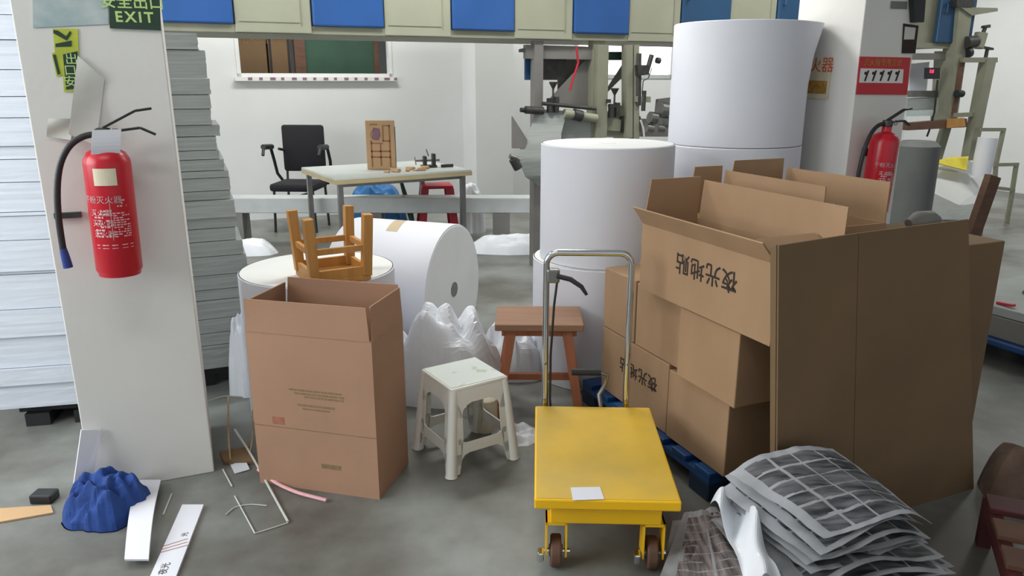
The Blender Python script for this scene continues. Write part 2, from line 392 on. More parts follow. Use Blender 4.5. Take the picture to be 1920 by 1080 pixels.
def pillar_sheet(name, pts, m, label, cat, off=.003, t=.002, group=None):
    ps = [Bp(x, y, PB-off) for x, y in pts]; c = ps[0]
    o = MB().slab([ab(p.x, p.y, p.z) for p in ps], t, V).build(name, m, loc=ab(c.x, c.y, c.z), world=True)
    return tag(o, label, cat, group)
es = [Bp(x, y, PB-.006) for x, y in ((203, -60), (297, -60), (302, 57), (206, 53))]
c = ab(es[3].x, es[3].y, es[3].z); sg = thing('exit_sign', 'dark green luminous exit sign on the pillar above the extinguisher', 'sign', tuple(c))
MB().slab([ab(p.x, p.y, p.z) for p in es], .006, V).build('sign_plate', 'exit_green', sg, world=True)
tc = Bp(252, 33, PB-.0095); text('sign_lettering', 'EXIT', .046, 'exit_glow', sg, frame(ab(tc.x, tc.y, tc.z), U, Z), bold=.0012, spacing=1.3)
tc = Bp(248, 5, PB-.0095); text('sign_lettering', '安全出口', .048, 'exit_glow', sg, frame(ab(tc.x, tc.y, tc.z), U, Z), bold=.0006)
tag(pillar_sheet('poster', ((60, -60), (200, -60), (204, 45), (62, 52)), 'poster', 'faded blue and white poster high on the near pillar', 'poster'), 'faded blue and white poster high on the near pillar', 'poster')
# peeling arrow sticker
s0 = Bp(125, 172, PB); st = thing('arrow_sticker', 'peeling lime and dark green arrow sticker on the near pillar', 'sticker', tuple(ab(s0.x, PB-.003, s0.z)))
def pp(pts, off, t=.0015):
    ps = [Bp(x, y, PB-off) for x, y in pts]; return MB().slab([ab(p.x, p.y, p.z) for p in ps], t, V)
pp(((99, 54), (146, 54), (148, 110), (140, 172), (120, 172), (118, 140), (106, 144), (97, 100), (103, 98)), .003).build('backing', 'lime', st, world=True)
pp(((104, 82), (134, 76), (134, 87), (104, 88)), .005).build('arrow_print', 'dgreen', st, world=True)
pp(((118, 102), (145, 96), (146, 112), (139, 166), (124, 168)), .005).build('green_field', 'dgreen', st, world=True)
pp(((100, 56), (108, 57), (124, 68), (131, 58), (134, 62), (125, 76), (100, 62)), .005).build('arrow_head', 'dgreen', st, world=True)
pp(((99, 103), (104, 102), (113, 138), (108, 140)), .005).build('edge_stripe', 'dgreen', st, world=True)
for (x, y), ch in zip(((134, 112), (132, 133), (132, 154)), '出口安'):
    tc = Bp(x, y, PB-.0065); text('sticker_lettering', ch, .038, 'exit_glow', st, frame(ab(tc.x, tc.y, tc.z), U, Z))
# hanging papers
def curl(name, tl, tr, br, bl, off0, off1, label, cat='paper'):
    P = [Bp(x, y, PB) for x, y in (tl, tr, br, bl)]
    def fn(u, v):
        a = P[0].lerp(P[1], u); b = P[3].lerp(P[2], u); q = a.lerp(b, v)
        o = off0+(off1-off0)*v*v+.006*sin(u*3+v*4)+.004
        return ab(q.x, PB-o, q.z)
    loc = ab(P[0].x, PB-off0, P[0].z)
    return tag(MB().grid(fn, 10, 16, .0006).build(name, 'notepaper', loc=loc, world=True, smooth=True), label, cat)
curl('hanging_paper', (146, 104), (196, 148), (182, 270), (132, 250), .003, .05, 'crumpled grey notice sheet hanging above the near extinguisher')
curl('paper_sheet', (92, 222), (140, 222), (134, 262), (88, 256), .004, .012, 'small grey paper scrap taped to the pillar near the hose')
q = ab(Bp(200, 240, PB-.16).x, PB-.16, Bp(205, 262, PB-.1).z)
tag(MB().grid(lambda u, v: q+U*(-.042+.082*u-.012*v)+Z*(.035-.075*v)+V*(-.012*sin(v*2.2)+.02*u), 6, 6, .001).build('paper_tag', 'paper', loc=tuple(q), world=True), 'white paper tag over the valve of the near extinguisher', 'paper')
hb = Bp(128, 402, PB)
tag(MB().box(hb.x-.04, hb.x+.04, PB-.02, PB, hb.z-.01, hb.z+.008, RM).build('hose_clip', 'dsteel', loc=(0, 0, 0)), 'dark metal hose clip on the near pillar beside the hose', 'clip')
# right pillar signs
def rp(pts, b): return [ab(p.x, p.y, p.z) for p in (Bp(x, y, b) for x, y in pts)]
fs = rp(((1612, 106), (1707, 108), (1700, 178), (1605, 177)), PRB-.004)
fg = thing('fire_sign', 'red instruction sign above the extinguisher on the far pillar', 'sign', tuple(fs[3]))
MB().slab(fs, .004, V).build('sign_plate', 'sign_red', fg, world=True)
MB().slab(rp(((1614, 128), (1694, 130), (1692, 156), (1611, 155)), PRB-.007), .002, V).build('picture_strip', 'white', fg, world=True)
g = MB()
for k in range(5):
    x = 1620+k*14.5; g.slab(rp(((x, 152), (x+3, 152), (x+10, 132), (x+7, 132)), PRB-.009), .001, V); g.slab(rp(((x+1, 135), (x+5, 134), (x+5, 140), (x+1, 140)), PRB-.009), .001, V)
g.build('picture_figures', 'ink', fg, world=True)
tc = Bp(1656, 118, PRB-.007); text('sign_lettering', '灭火器使用方法', .038, 'amber', fg, frame(ab(tc.x, tc.y, tc.z), U, Z))
ns = MB().slab(rp(((1694, 44), (1722, 48), (1716, 100), (1691, 100)), PRB-.004), .003, V).build('notice_card', 'ink', loc=tuple(rp(((1694, 100),), PRB)[0]), world=True); tag(ns, 'small dark notice with a pale photo on the far pillar', 'notice')
MB().slab(rp(((1697, 50), (1717, 52), (1714, 74), (1695, 74)), PRB-.0065), .002, V).build('photo', 'notepaper', ns).location = -Vector(ns.location)
tag(MB().slab(rp(((1671, 2), (1701, 3), (1700, 17), (1670, 16)), PRB-.004), .003, V).build('nameplate', 'mgrey', loc=tuple(rp(((1671, 17),), PRB)[0]), world=True), 'small grey plate at the top of the far pillar', 'plate')
tag(MB().slab(rp(((1708, -10), (1732, -10), (1728, 42), (1711, 42)), PRB-.02), .03, V).build('wall_switch_box', 'black', loc=tuple(rp(((1708, 42),), PRB)[0]), world=True), 'black box mounted high on the edge of the far pillar', 'box')
def lf(pts, a): return [ab(p.x, p.y, p.z) for p in (Ap(x, y, a) for x, y in pts)]
ls = lf(((1505, 108), (1560, 112), (1552, 186), (1500, 184)), pR0-.004)
lg = thing('extinguisher_sign', 'cream poster with orange characters on the side of the far pillar', 'sign', tuple(ls[3]))
MB().slab(ls, .003, U).build('sign_plate', 'sign_cream', lg, world=True)
MB().slab(lf(((1506, 150), (1551, 152), (1548, 176), (1503, 174)), pR0-.007), .001, U).build('flame_picture', 'amber', lg, world=True)
tc = Ap(1529, 124, pR0-.007); text('sign_lettering', '灭火器', .085, 'orange_ink', lg, frame(ab(*tc), -V, Z))

# ------------------------------------------------------------------ the printing machine with its long overhead hood
HB = 5.52
mc = thing('printing_machine', 'long cream printing machine with checkered blue doors on its overhead hood', 'machine', tuple(ab(2.35, HB, 0)), PH)
def mx(m, name, mt, **k): return m.build(name, mt, mc, **k)
def ml(px, py, b=HB): p = Bp(px, py, b); return p.x-2.35, p.z       # machine-local x and z
HZ = 1.81
for k in range(-8, 10):
    x0 = .5*k; blue = (k % 2 == 1 and k < 8) or k == 9
    if k == 8: continue
    if blue:
        mx(MB().bbox(x0+.004, x0+.496, -.05, .0, HZ+.05, 2.55, .012), 'door', 'blue' if k < 3 else 'blue_d')
        if k >= -2: mx(MB().tube([(x0+.05, -.052, HZ+.33), (x0+.05, -.08, HZ+.33), (x0+.05, -.08, HZ+.41), (x0+.05, -.052, HZ+.41)], .006, 6), 'door_handle', 'blue_d')
    else:
        p = mx(MB().bbox(x0+.004, x0+.496, -.03, .02, HZ+.0, 2.55, .006), 'panel', 'cream')
        MB().bar((x0+.03, -.033, HZ+.07), (x0+.42, -.033, HZ+.07), .004, .004).bar((x0+.43, -.033, HZ+.05), (x0+.43, -.033, 2.5), .004, .004).build('panel_seam', 'cream_d', p)
mx(MB().box(-4.02, 5.02, .02, 1.15, HZ+.02, 2.6), 'hood', 'cream_d')
mx(MB().box(-4.02, 5.02, -.02, .03, HZ, HZ+.05), 'hood_rail', 'cream_d')
def post(xa, ya, yb, wpx, name='post', mt='cream_d', b=HB, dp=.08, xb=None):
    x0, z0 = ml(xa, ya, b); x1, z1 = ml(xb or xa, yb, b); x2, _ = ml(xa+wpx, ya, b); wd = x2-x0
    return mx(MB().bar((x0+wd/2, b-HB, z0), (x1+wd/2, b-HB, max(z1, 0)), wd, dp, (0, 1, 0)), name, mt)
post(1117, 84, 258, 20, xb=1114); post(1170, 84, 258, 12); post(1184, 84, 260, 10)
mx(MB().box(*[ml(1114, 90)[0], ml(1134, 90)[0], 0, .1, 0, 1.9]), 'post', 'cream_d')
mx(MB().box(ml(1003, 90)[0], ml(1019, 90)[0], 0, .08, 0, 1.8), 'post', 'mgrey')
mx(MB().box(ml(1170, 90)[0], ml(1194, 90)[0], .02, .12, 0, 1.3), 'post', 'cream_d')
def plate(pts, b, name, mt, t=.012, parent=None):
    m = MB().slab([(ml(x, y, b)[0], b-HB, ml(x, y, b)[1]) for x, y in pts], t, (0, 1, 0)); return m.build(name, mt, parent or mc)
plate(((984, 84), (1118, 88), (1118, 112), (984, 110)), HB+.06, 'cross_beam', 'mgrey', .06)
plate(((984, 108), (1004, 108), (1004, 150), (984, 150)), HB+.12, 'rear_panel', 'blue_d', .02)
plate(((1018, 108), (1062, 110), (1060, 176), (1046, 176), (1046, 150), (1018, 150)), HB+.14, 'rear_panel', 'dsteel', .02)
plate(((1138, 97), (1172, 97), (1172, 113), (1138, 113)), HB+.1, 'brace_panel', 'dgreen', .02)
plate(((1112, 207), (1196, 212), (1196, 258), (1112, 256)), HB+.05, 'lower_frame', 'cream_d', .05)
plate(((1134, 222), (1164, 224), (1162, 246), (1133, 244)), HB+.015, 'access_cover', 'cream', .02)
plate(((1164, 218), (1178, 218), (1178, 248), (1164, 248)), HB+.01, 'dark_slot', 'dsteel', .02)
plate(((1188, 218), (1200, 218), (1200, 246), (1188, 246)), HB+.0, 'dark_slot', 'dsteel', .02)
# paper web running up from the unwinding roll
def web(pts, name, mt='paper_g'):
    a = [Vector((ml(x, y, b)[0], b-HB, ml(x, y, b)[1])) for x, y, b in pts]
    n = len(a)//2; L, R = a[:n], a[n:][::-1]
    def fn(u, v):
        f = u*(n-1); i = min(int(f), n-2); return L[i].lerp(L[i+1], f-i).lerp(R[i].lerp(R[i+1], f-i), v)
    return MB().grid(fn, (n-1)*6, 4, .002).build(name, mt, mc, True)
web(((1062, 112, HB+.3), (1062, 150, HB+.25), (1035, 194, HB+.2), (1113, 202, HB+.2), (1112, 150, HB+.25), (1118, 95, HB+.3)), 'paper_web', 'mgrey')
web(((1098, 112, HB+.1), (1020, 196, HB+.08), (1116, 203, HB+.08), (1120, 100, HB+.1)), 'paper_web', 'mgrey')
web(((1172, 112, HB+.32), (1135, 170, HB+.3), (1140, 172, HB+.3), (1182, 130, HB+.32)), 'paper_web', 'mgrey')
web(((1004, 204, HB-.02), (996, 236, HB-.05), (976, 268, HB-.1), (972, 300, HB-.12), (985, 332, HB-.1), (1012, 350, HB-.05), (1048, 350, HB-.05), (1048, 330, HB-.1), (1045, 300, HB-.12), (1048, 268, HB-.1), (1056, 236, HB-.05), (1064, 208, HB-.02)), 'paper_web', 'paper_g')
plate(((1055, 215), (1113, 217), (1113, 262), (1053, 262)), HB+.02, 'paper_tray', 'paper_g', .02)
def roller(x0, y0, x1, y1, r, b, name='roller', mt='dsteel'):
    a = ml(x0, y0, b); c = ml(x1, y1, b); mx(MB().tube([(a[0], b-HB, a[1]), (c[0], b-HB, c[1])], r, 14), name, mt, smooth=True)
roller(1017, 194, 1117, 204, .015, HB-.05); roller(985, 206, 1018, 208, .03, HB-.06, 'roller_bearing', 'dsteel'); roller(976, 206, 986, 207, .018, HB-.06, 'knob', 'black')
roller(1058, 212, 1118, 222, .035, HB-.04, 'roller', 'cream'); roller(1075, 214, 1090, 218, .045, HB-.05, 'roller_bearing', 'dsteel')
roller(956, 292, 974, 300, .02, HB-.2, 'roller_bearing', 'steel'); roller(962, 298, 972, 316, .035, HB-.2, 'knob', 'dsteel')
plate(((960, 218), (988, 262), (983, 278), (960, 278)), HB-.1, 'side_plate', 'mgrey', .02)
plate(((984, 90), (974, 92), (974, 98), (984, 98)), HB, 'bracket', 'dsteel', .03)
def clamp(x, y, s, b=HB-.04):
    cx, cz = ml(x, y, b); yy = b-HB
    m = MB().lathe([(.008, 0), (.008, .05), (.03, .09), (.034, .1), (.03, .105)], 14, Matrix.Translation((cx, yy, cz)))
    m.box(cx-.045, cx-.015, yy-.02, yy+.02, cz-.13, cz-.02).box(cx+.012, cx+.045, yy-.02, yy+.02, cz-.13, cz-.01).box(cx-.05, cx+.05, yy-.015, yy+.015, cz-.05, cz-.025).tube([(cx, yy, cz-.13), (cx, yy, cz)], .009, 8)
    mx(m, 'screw_clamp', 'dsteel')
clamp(1037, 179, 1); clamp(1152, 190, 1); plate(((1136, 186), (1144, 186), (1144, 193), (1136, 193)), HB-.04, 'bracket', 'dsteel', .03)
# gauges and arms
roller(1198, 100, 1197, 198, .022, HB-.04, 'arm_rod', 'dsteel'); plate(((1192, 122), (1212, 122), (1214, 140), (1194, 142)), HB-.06, 'gauge_box', 'dsteel', .06)
roller(1208, 170, 1206, 208, .018, HB-.05, 'arm_rod', 'dsteel'); plate(((1188, 180), (1217, 181), (1217, 192), (1188, 191)), HB-.03, 'arm_bracket', 'cream_d', .05)
roller(1222, 103, 1212, 138, .02, HB-.04, 'arm_rod', 'dsteel'); roller(1231, 113, 1237, 114, .025, HB-.04, 'knob', 'dsteel')
mx(MB().tube([(ml(x, y, HB-.05)[0], -.05, ml(x, y, HB-.05)[1]) for x, y in ((1222, 128), (1216, 146), (1206, 152), (1204, 175))], .004, 6), 'cable', 'black')
mx(MB().tube([(ml(x, y, HB-.06)[0], -.06, ml(x, y, HB-.06)[1]) for x, y in ((1201, 225), (1206, 240), (1208, 258))], .008, 6), 'hose', 'notepaper')
plate(((1232, 186), (1262, 182), (1264, 256), (1200, 256), (1200, 222), (1228, 224)), HB+.3, 'side_bracket', 'mgrey', .04)
for x, y, rr in ((1222, 220, .05), (1240, 205, .07), (1252, 228, .05), (1215, 240, .04), (1236, 240, .035)): roller(x-4, y, x+8, y+2, rr, HB+.1, 'gear', 'steel')
mx(MB().tube([(ml(x, y, HB-.03)[0], -.03, ml(x, y, HB-.03)[1]) for x, y in ((1081, 88), (1084, 118), (1074, 150), (1068, 170))], .009, 6), 'red_cable', 'red_plastic')
# right end of the machine, past the far pillar
plate(((1786, 14), (1812, 14), (1782, 232), (1768, 232)), HB-.02, 'end_column', 'cream_d', .14)
plate(((1760, 96), (1786, 96), (1768, 232), (1752, 232)), HB+.1, 'end_panel', 'cream', .1)
plate(((1705, 100), (1788, 100), (1788, 112), (1705, 112)), HB+.05, 'cross_beam', 'mgrey', .08)
plate(((1790, 14), (1860, 16), (1860, 22), (1812, 30)), HB-.05, 'shelf_arm', 'cream_d', .12)
plate(((1782, 0), (1814, 0), (1814, 14), (1782, 14)), HB-.05, 'motor', 'dsteel', .14)
plate(((1844, 110), (1861, 110), (1822, 300), (1808, 300)), HB-.1, 'end_column', 'cream_d', .09)
plate(((1798, 108), (1862, 108), (1862, 117), (1798, 117)), HB-.08, 'cross_beam', 'cream_d', .1)
plate(((1738, 127), (1758, 127), (1757, 148), (1737, 148)), HB-.02, 'display_box', 'black', .06)
dx, dz = ml(1747, 134, HB-.055); text('display_digits', '0:8', .05, 'led', mc, frame(Vector((dx, -.055, dz)), (1, 0, 0), Z), world=False)
plate(((1705, 120), (1742, 116), (1736, 176), (1705, 176)), HB+.2, 'bright_window_sheet', 'paper', .01)  # white sheet standing in for the bright window behind the machine
plate(((1705, 170), (1760, 170), (1760, 182), (1705, 182)), HB+.1, 'roller_cover', 'steel', .05)
plate(((1700, 184), (1750, 182), (1748, 210), (1698, 210)), HB+.1, 'tray', 'paper_g', .03)
plate(((1697, 208), (1748, 206), (1747, 217), (1697, 218)), HB+.05, 'green_edge', 'film_g', .03)
plate(((1694, 231), (1805, 222), (1805, 238), (1694, 244)), HB-.08, 'wooden_rail', 'wood_d', .1)
plate(((1778, 223), (1806, 221), (1808, 237), (1776, 240)), HB-.14, 'orange_block', 'wood_o', .03)
plate(((1785, 212), (1832, 210), (1832, 218), (1785, 220)), HB-.09, 'bracket', 'cream_d', .05)
plate(((1786, 116), (1796, 116), (1780, 215), (1772, 215)), HB-.02, 'column_strip', 'wood_d', .16)
roller(1793, 175, 1804, 176, .035, HB-.12, 'knob', 'black')
roller(1832, 90, 1840, 62, .06, HB-.1, 'cylinder', 'cream_d'); roller(1843, 62, 1848, 50, .02, HB-.1, 'screw', 'dsteel'); roller(1848, 108, 1852, 88, .018, HB-.1, 'screw', 'dsteel')
roller(1810, 80, 1828, 78, .06, HB-.1, 'valve_body', 'dsteel'); roller(1812, 100, 1818, 98, .05, HB-.1, 'valve_body', 'black'); plate(((1844, 48), (1854, 46), (1854, 52), (1842, 53)), HB-.1, 'wing_nut', 'dsteel', .04)
plate(((1840, 86), (1860, 90), (1860, 94), (1840, 90)), HB-.1, 'wing_nut', 'dsteel', .04)
plate(((1766, 240), (1780, 240), (1762, 300), (1748, 300)), HB+.02, 'lower_post', 'cream_d', .05)
mx(MB().tube([(ml(x, y, HB-.1)[0], -.1, ml(x, y, HB-.1)[1]) for x, y in ((1758, 150), (1752, 210), (1744, 240), (1738, 256))], .01, 6), 'cable', 'black')

# things around the machine's right end
def at(px, py, b): p = Bp(px, py, b); return ab(p.x, p.y, p.z)
p0 = at(1700, 420, 4.4); 
tag(MB().tube([Vector((p0.x, p0.y, 0.0)), Vector((p0.x, p0.y, .82)), Vector((p0.x, p0.y, .99)), Vector((p0.x, p0.y, 1.03))], [.17, .17, .168, .12], 32).build('covered_cylinder', 'gtarp', loc=(p0.x, p0.y, 0), world=True, smooth=True), 'tall grey cylinder standing behind the far pillar', 'drum')
dt = thing('delivery_table', 'slanted white delivery table at the end of the machine', 'table', tuple(at(1745, 412, 4.9).to_2d().to_3d()))
MB().slab([at(1745, 318, 5.0), at(1812, 300, 5.2), at(1866, 332, 5.1), at(1836, 415, 4.6), at(1742, 412, 4.5)], .02).build('table_top', 'paper_g', dt, world=True)
MB().slab([at(1752, 318, 4.95), at(1866, 333, 5.0), at(1838, 425, 4.62), at(1742, 425, 4.5)], .015).build('front_panel', 'paper_cap', dt, world=True)
for x, b in ((1748, 4.85), (1842, 4.95)):
    p = at(x, 405, b); MB().box(p.x-.02, p.x+.02, p.y-.02, p.y+.02, 0, p.z).build('leg', 'cream_d', dt, world=True)
ys = MB().slab([at(1748, 304, 4.85), at(1780, 296, 5.0), at(1816, 294, 5.0), at(1812, 320, 4.85)], .01).build('yellow_sheet', 'ysheet', loc=tuple(at(1748, 304, 4.85)), world=True); tag(ys, 'yellow sheet lying on the delivery table', 'sheet')
q = at(1838, 330, 4.85)
tag(MB().tube([q+Z*0.0, q+U*.02+Z*.36], .085, 28).build('small_paper_roll', 'paper', loc=tuple(q), world=True, smooth=True), 'short white paper roll standing upright on the delivery table', 'paper roll')
fr = thing('angle_iron_rack', 'stepped steel angle frame against the white wall', 'frame', tuple(at(1880, 355, 5.3).to_2d().to_3d()))
for i, (x, y, b, x2, y2, b2) in enumerate(((1840, 243, 5.3, 1883, 243, 5.3), (1882, 241, 5.3, 1868, 305, 5.3), (1862, 309, 5.3, 1908, 308, 5.3), (1906, 306, 5.3, 1898, 357, 5.3), (1866, 352, 5.3, 1900, 356, 5.3), (1868, 300, 5.3, 1864, 352, 5.3))):
    MB().bar(at(x, y, b), at(x2, y2, b2), .035, .035).build('frame_bar', 'cream_d', fr, world=True)
MB().bar(at(1899, 355, 5.3), at(1899, 355, 5.3)*1+Z*(-at(1899, 355, 5.3).z+.0), .035, .035).build('frame_leg', 'cream_d', fr, world=True)
q1, q2 = at(1862, 330, 4.35), at(1820, 450, 4.35)
q2 = Vector((q2.x, q2.y, q2.z)); d = (q2-q1); q3 = q1+d*(q1.z/-d.z) if d.z < 0 else q2
tag(MB().bar(q1, q3, .14, .06, V).build('wooden_prop', 'wood_d', loc=(q3.x, q3.y, 0), world=True), 'dark brown plank leaning under the steel frame', 'plank')
q = ab(2.67, 2.06, .968)
tag(MB().tube([q-U*.1-Z*.01, q-U*.05, q+U*.02, q+U*.06-Z*.008], [.018, .036, .034, .02], 14).build('wrapped_bundle', 'mgrey', loc=tuple(q), world=True, smooth=True), 'small grey wrapped bundle lying on the tall carton behind the sleeve', 'bundle')

# ------------------------------------------------------------------ view through the internal window: stored cartons, green board
for i, (x0, x1, m, l) in enumerate(((436, 500, 'card_d', 'brown carton seen through the internal window beside its left edge'), (503, 545, 'card_d', 'strapped brown carton seen through the internal window'))):
    a0, a1 = Bp(x0, 100, 9.15).x, Bp(x1, 100, 9.15).x
    t = thing('stored_carton', l, 'carton', tuple(ab((a0+a1)/2, 9.4, 0)), PH)
    h = (a1-a0)/2; MB().bbox(-h, h, -.25, .25, 0, 2.2, .01).build('carton_body', m, t)
    if i == 0: text('carton_lettering', '夜光地贴', .13, 'ink_g', t, frame(Vector((-.0, -.2515, 1.95)), (1, 0, 0), Z), world=False)
    else:
        for xx in (-.1, .1): MB().box(xx-.012, xx+.012, -.256, -.25, 0, 2.2).build('strap', 'black', t)
a0, a1 = Bp(572, 100, 9.1).x, Bp(700, 100, 9.1).x
gb = thing('green_board', 'green board in a brown frame seen through the internal window', 'board', tuple(ab((a0+a1)/2, 9.1, 0)), PH); h = (a1-a0)/2
MB().box(-h, h, -.01, .03, .9, 2.4).build('board', 'gboard', gb)
g = MB().box(-h-.12, -h, -.03, .05, 0, 2.5).box(h, h+.06, -.03, .05, 0, 2.5).box(-h-.12, h+.06, -.03, .05, .82, .9); g.build('frame', 'wood_d', gb)
l = area('store_lamp_light', xy(-1.5, 9.6, 3.3), (1, .3), 22); l.rotation_euler = (0, 0, PH)

# ------------------------------------------------------------------ far end: chair, table, beam
ch = thing('office_chair', 'black armchair with metal arms beside the work table', 'chair', (-2.2, 7.75, 0), radians(-4))
MB().bbox(-.225, .225, .17, .23, .58, 1.06, .028, Matrix.Rotation(radians(0), 4, 'X')).build('backrest', 'fabric', ch, True)
MB().bbox(-.235, .235, -.25, .2, .42, .5, .03).build('seat', 'fabric', ch, True)
for s in (-1, 1):
    x = s*.29
    P = [(x*.8, .2, .45), (x, .16, .56), (x*1.03, .12, .7), (x*1.03, .06, .82), (x*1.0, -.0, .85), (x, -.16, .84), (x*.98, -.2, .78)]
    MB().tube(P, .016, 10).build('armrest_tube', 'black', ch, True)
    MB().tube([(x, .06, .845), (x, -.16, .86)], .028, 10).build('arm_pad', 'black', ch, True)
    MB().tube([(x*.8, .1, .82), (s*.2, .19, .8)], .014, 8).build('arm_brace', 'dsteel', ch, True)
    for yy in (-.2, .2): MB().tube([(s*.2, yy, .43), (s*.215, yy*1.05, 0)], .014, 8).build('leg', 'dsteel', ch, True)
    MB().tube([(s*.2, .2, .45), (s*.2, .215, .62)], .013, 8).build('back_support', 'dsteel', ch, True)
MB().tube([(-.2, -.2, .3), (.2, -.2, .42)], .01, 8).tube([(-.2, .2, .3), (.2, .2, .3)], .01, 8).build('stretcher', 'dsteel', ch, True)

TB = [G(570, 306, .75), G(628, 335, .75), G(884, 318, .75)]; tu = (TB[2]-TB[1]); tl = tu.length; ang = atan2(tu.y, tu.x)
tt = thing('work_table', 'pale topped work table with thin metal legs near the armchair', 'table', (TB[1].x, TB[1].y, 0), ang)
TW = .95
MB().box(0, tl, 0, TW, .735, .75).build('table_top', 'table_top', tt)
MB().box(-.003, tl+.003, -.004, TW+.003, .70, .734).build('table_edge', 'ply', tt)
for x in (.05, tl-.07):
    for y in (.04, TW-.04): MB().box(x-.02, x+.02, y-.02, y+.02, 0, .70).build('leg', 'steel', tt)
MB().box(.05, tl-.05, .05, .07, .67, .70).build('apron', 'steel', tt)
def onT(x, y, z=.752): v = Matrix.Rotation(ang, 4, 'Z') @ Vector((x, y, 0)); return Vector((TB[1].x+v.x, TB[1].y+v.y, z))
q = onT(.56, .42)
bd = thing('carved_board', 'pale wooden board with carved pattern propped on the work table', 'board', tuple(q), radians(0))
MB().bbox(-.125, .125, -.012, .012, 0, .42, .004).build('board', 'wood_b', bd)
g = MB()
for x0, x1, z0, z1 in ((-.085, .085, .1, .112), (-.085, .085, .15, .162), (-.085, -.073, .02, .25), (.075, .087, .02, .38), (-.006, .006, .03, .22), (.02, .03, .24, .38), (.02, .085, .24, .25), (-.085, .02, .22, .23), (-.085, -.02, .38, .39), (.03, .085, .37, .38)): g.box(x0, x1, -.0145, -.012, z0, z1)
for k in range(14): g.tube([(-.04+.04*cos(k*.45), -.013, .3+.045*sin(k*.45)), (-.04+.04*cos(k*.45+.45), -.013, .3+.045*sin(k*.45+.45))], .003, 5)
g.build('carving', 'ink_r', bd)
MB().slab([(-.07, -.0135, .26), (-.01, -.0135, .25), (.0, -.0135, .35), (-.06, -.0135, .36)], .001).build('stain', 'purple_ink', bd)
q2 = onT(.70, .5); tag(MB().bbox(-.03, .03, -.01, .01, 0, .36, .003).build('wooden_lath', 'black', loc=tuple(q2)), 'narrow dark slat standing behind the carved board', 'slat')
rs = random.Random(5)
for k in range(9):
    q = onT(.50+.42*rs.random(), .12+.2*rs.random(), .752); s = .012+.012*rs.random()
    tag(MB().bbox(-s*1.6, s*1.6, -s, s, 0, s*1.1, s*.25).build('wood_chip', 'wood_b', loc=tuple(q), rz=rs.random()*3), 'small wood chip scattered on the work table before the carved board', 'chip', 'wood chips on the work table')
q = onT(.98, .35)
vs = thing('table_vise', 'small grey metal vise on the work table', 'vise', tuple(q), .3)
MB().bbox(-.07, .07, -.04, .04, 0, .02, .004).bbox(-.05, -.02, -.03, .03, .02, .1, .005).bbox(.03, .06, -.035, .035, .02, .12, .005).build('vise_body', 'dsteel', vs)
MB().tube([(-.12, 0, .06), (.1, 0, .06)], .01, 8).tube([(-.12, -.03, .03), (-.12, .03, .09)], .005, 6).build('vise_screw', 'steel', vs)
MB().tube([(0, 0, .1), (-.02, 0, .16)], .006, 6).build('lever', 'steel', vs)
q = onT(1.12, .25); tag(MB().tube([q+Z*.015-U*.06, q+Z*.015+U*.05], .014, 8).build('steel_rod', 'dsteel', loc=tuple(q), world=True), 'short steel rod lying beyond the vise on the work table', 'rod')

# long white beam on low blocks
bm_ = thing('long_white_beam', 'long white metal beam lying on low blocks across the floor', 'beam', (-1.3, 7.0, 0))
MB().bbox(-1.7, 1.75, -.1, .1, .31, .455, .01).build('beam', 'frame_al', bm_)
for x in (-1.3, 0, 1.2): MB().box(x-.08, x+.08, -.1, .1, 0, .31).build('support_block', 'mgrey', bm_)

FO = {}
def blob(name, mt, cx, cy, rx, ry, h, label, cat, seed=1, amp=.3, z0=0, rz=0, nn=56, sharp=2.5, kind=None, fl=1.6, group=None, slant=0):
    off = Vector((seed*13.1, seed*7.7, 0)); m = MB(); vs = []; fs = []
    rings = nn//2; rq = random.Random(seed)
    FO[seed] = [(rq.uniform(0, pi), min(rx, ry)*rq.uniform(.9, 2.2), rq.random(), rq.uniform(.5, 1)) for _ in range(4)]+[(rq.uniform(0, pi), min(rx, ry)*rq.uniform(.35, .7), rq.random(), rq.uniform(.10, .2)) for _ in range(4)]
    for i in range(rings+1):
        rr = i/rings
        for k in range(nn):
            th = 2*pi*k/nn
            er = 1+.22*noise.noise(Vector((cos(th)*1.3, sin(th)*1.3, seed*3.3)))+.08*noise.noise(Vector((cos(th)*4, sin(th)*4, seed*5.3)))
            x = rx*rr*er*cos(th); y = ry*rr*er*sin(th)
            p = Vector((x/rx, y/ry, 0))*sharp+off
            wx = x+.03*noise.noise(p*.9); wy = y+.03*noise.noise(p*.9+Vector((9, 3, 0)))
            fold = 0; tw_ = 0
            for d_, lam, ph_, wt in FO[seed]:
                q_ = (wx*cos(d_)+wy*sin(d_))/lam+ph_+.6*noise.noise(p*.7+Vector((ph_*5, 0, 0))); fold += wt*(abs(q_-floor(q_)-.5)*4-1); tw_ += wt
            hh = h*max(0, (1-rr**fl))*(1-amp*.5+amp*(.75*fold/tw_+.6*noise.noise(p*1.1))+slant*x/rx)
            hh = h*1.02*tanh(hh/h*1.1)
            if rr > .97: hh = 0
            vs.append((x, y, z0+max(hh, 0)+.001))
    for i in range(rings):
        for k in range(nn):
            a = i*nn+k; b = i*nn+(k+1) % nn; c = (i+1)*nn+(k+1) % nn; d = (i+1)*nn+k
            fs.append((a, d, c, b))
    fs.append(tuple(rings*nn+k for k in range(nn)))
    m.add(vs, fs)
    o = m.build(name, mt, loc=(cx, cy, 0), rz=rz, smooth=False)
    bm = bmesh.new(); bm.from_mesh(o.data); bmesh.ops.remove_doubles(bm, verts=bm.verts[:], dist=.0005); bmesh.ops.recalc_face_normals(bm, faces=bm.faces[:]); bm.to_mesh(o.data); bm.free()
    return tag(o, label, cat, group, kind)
blob('film_bundle', 'film', -2.5, 6.6, .42, .16, .17, 'white plastic film bundle on the floor under the long beam', 'plastic film', 3, .4, fl=4, nn=40)
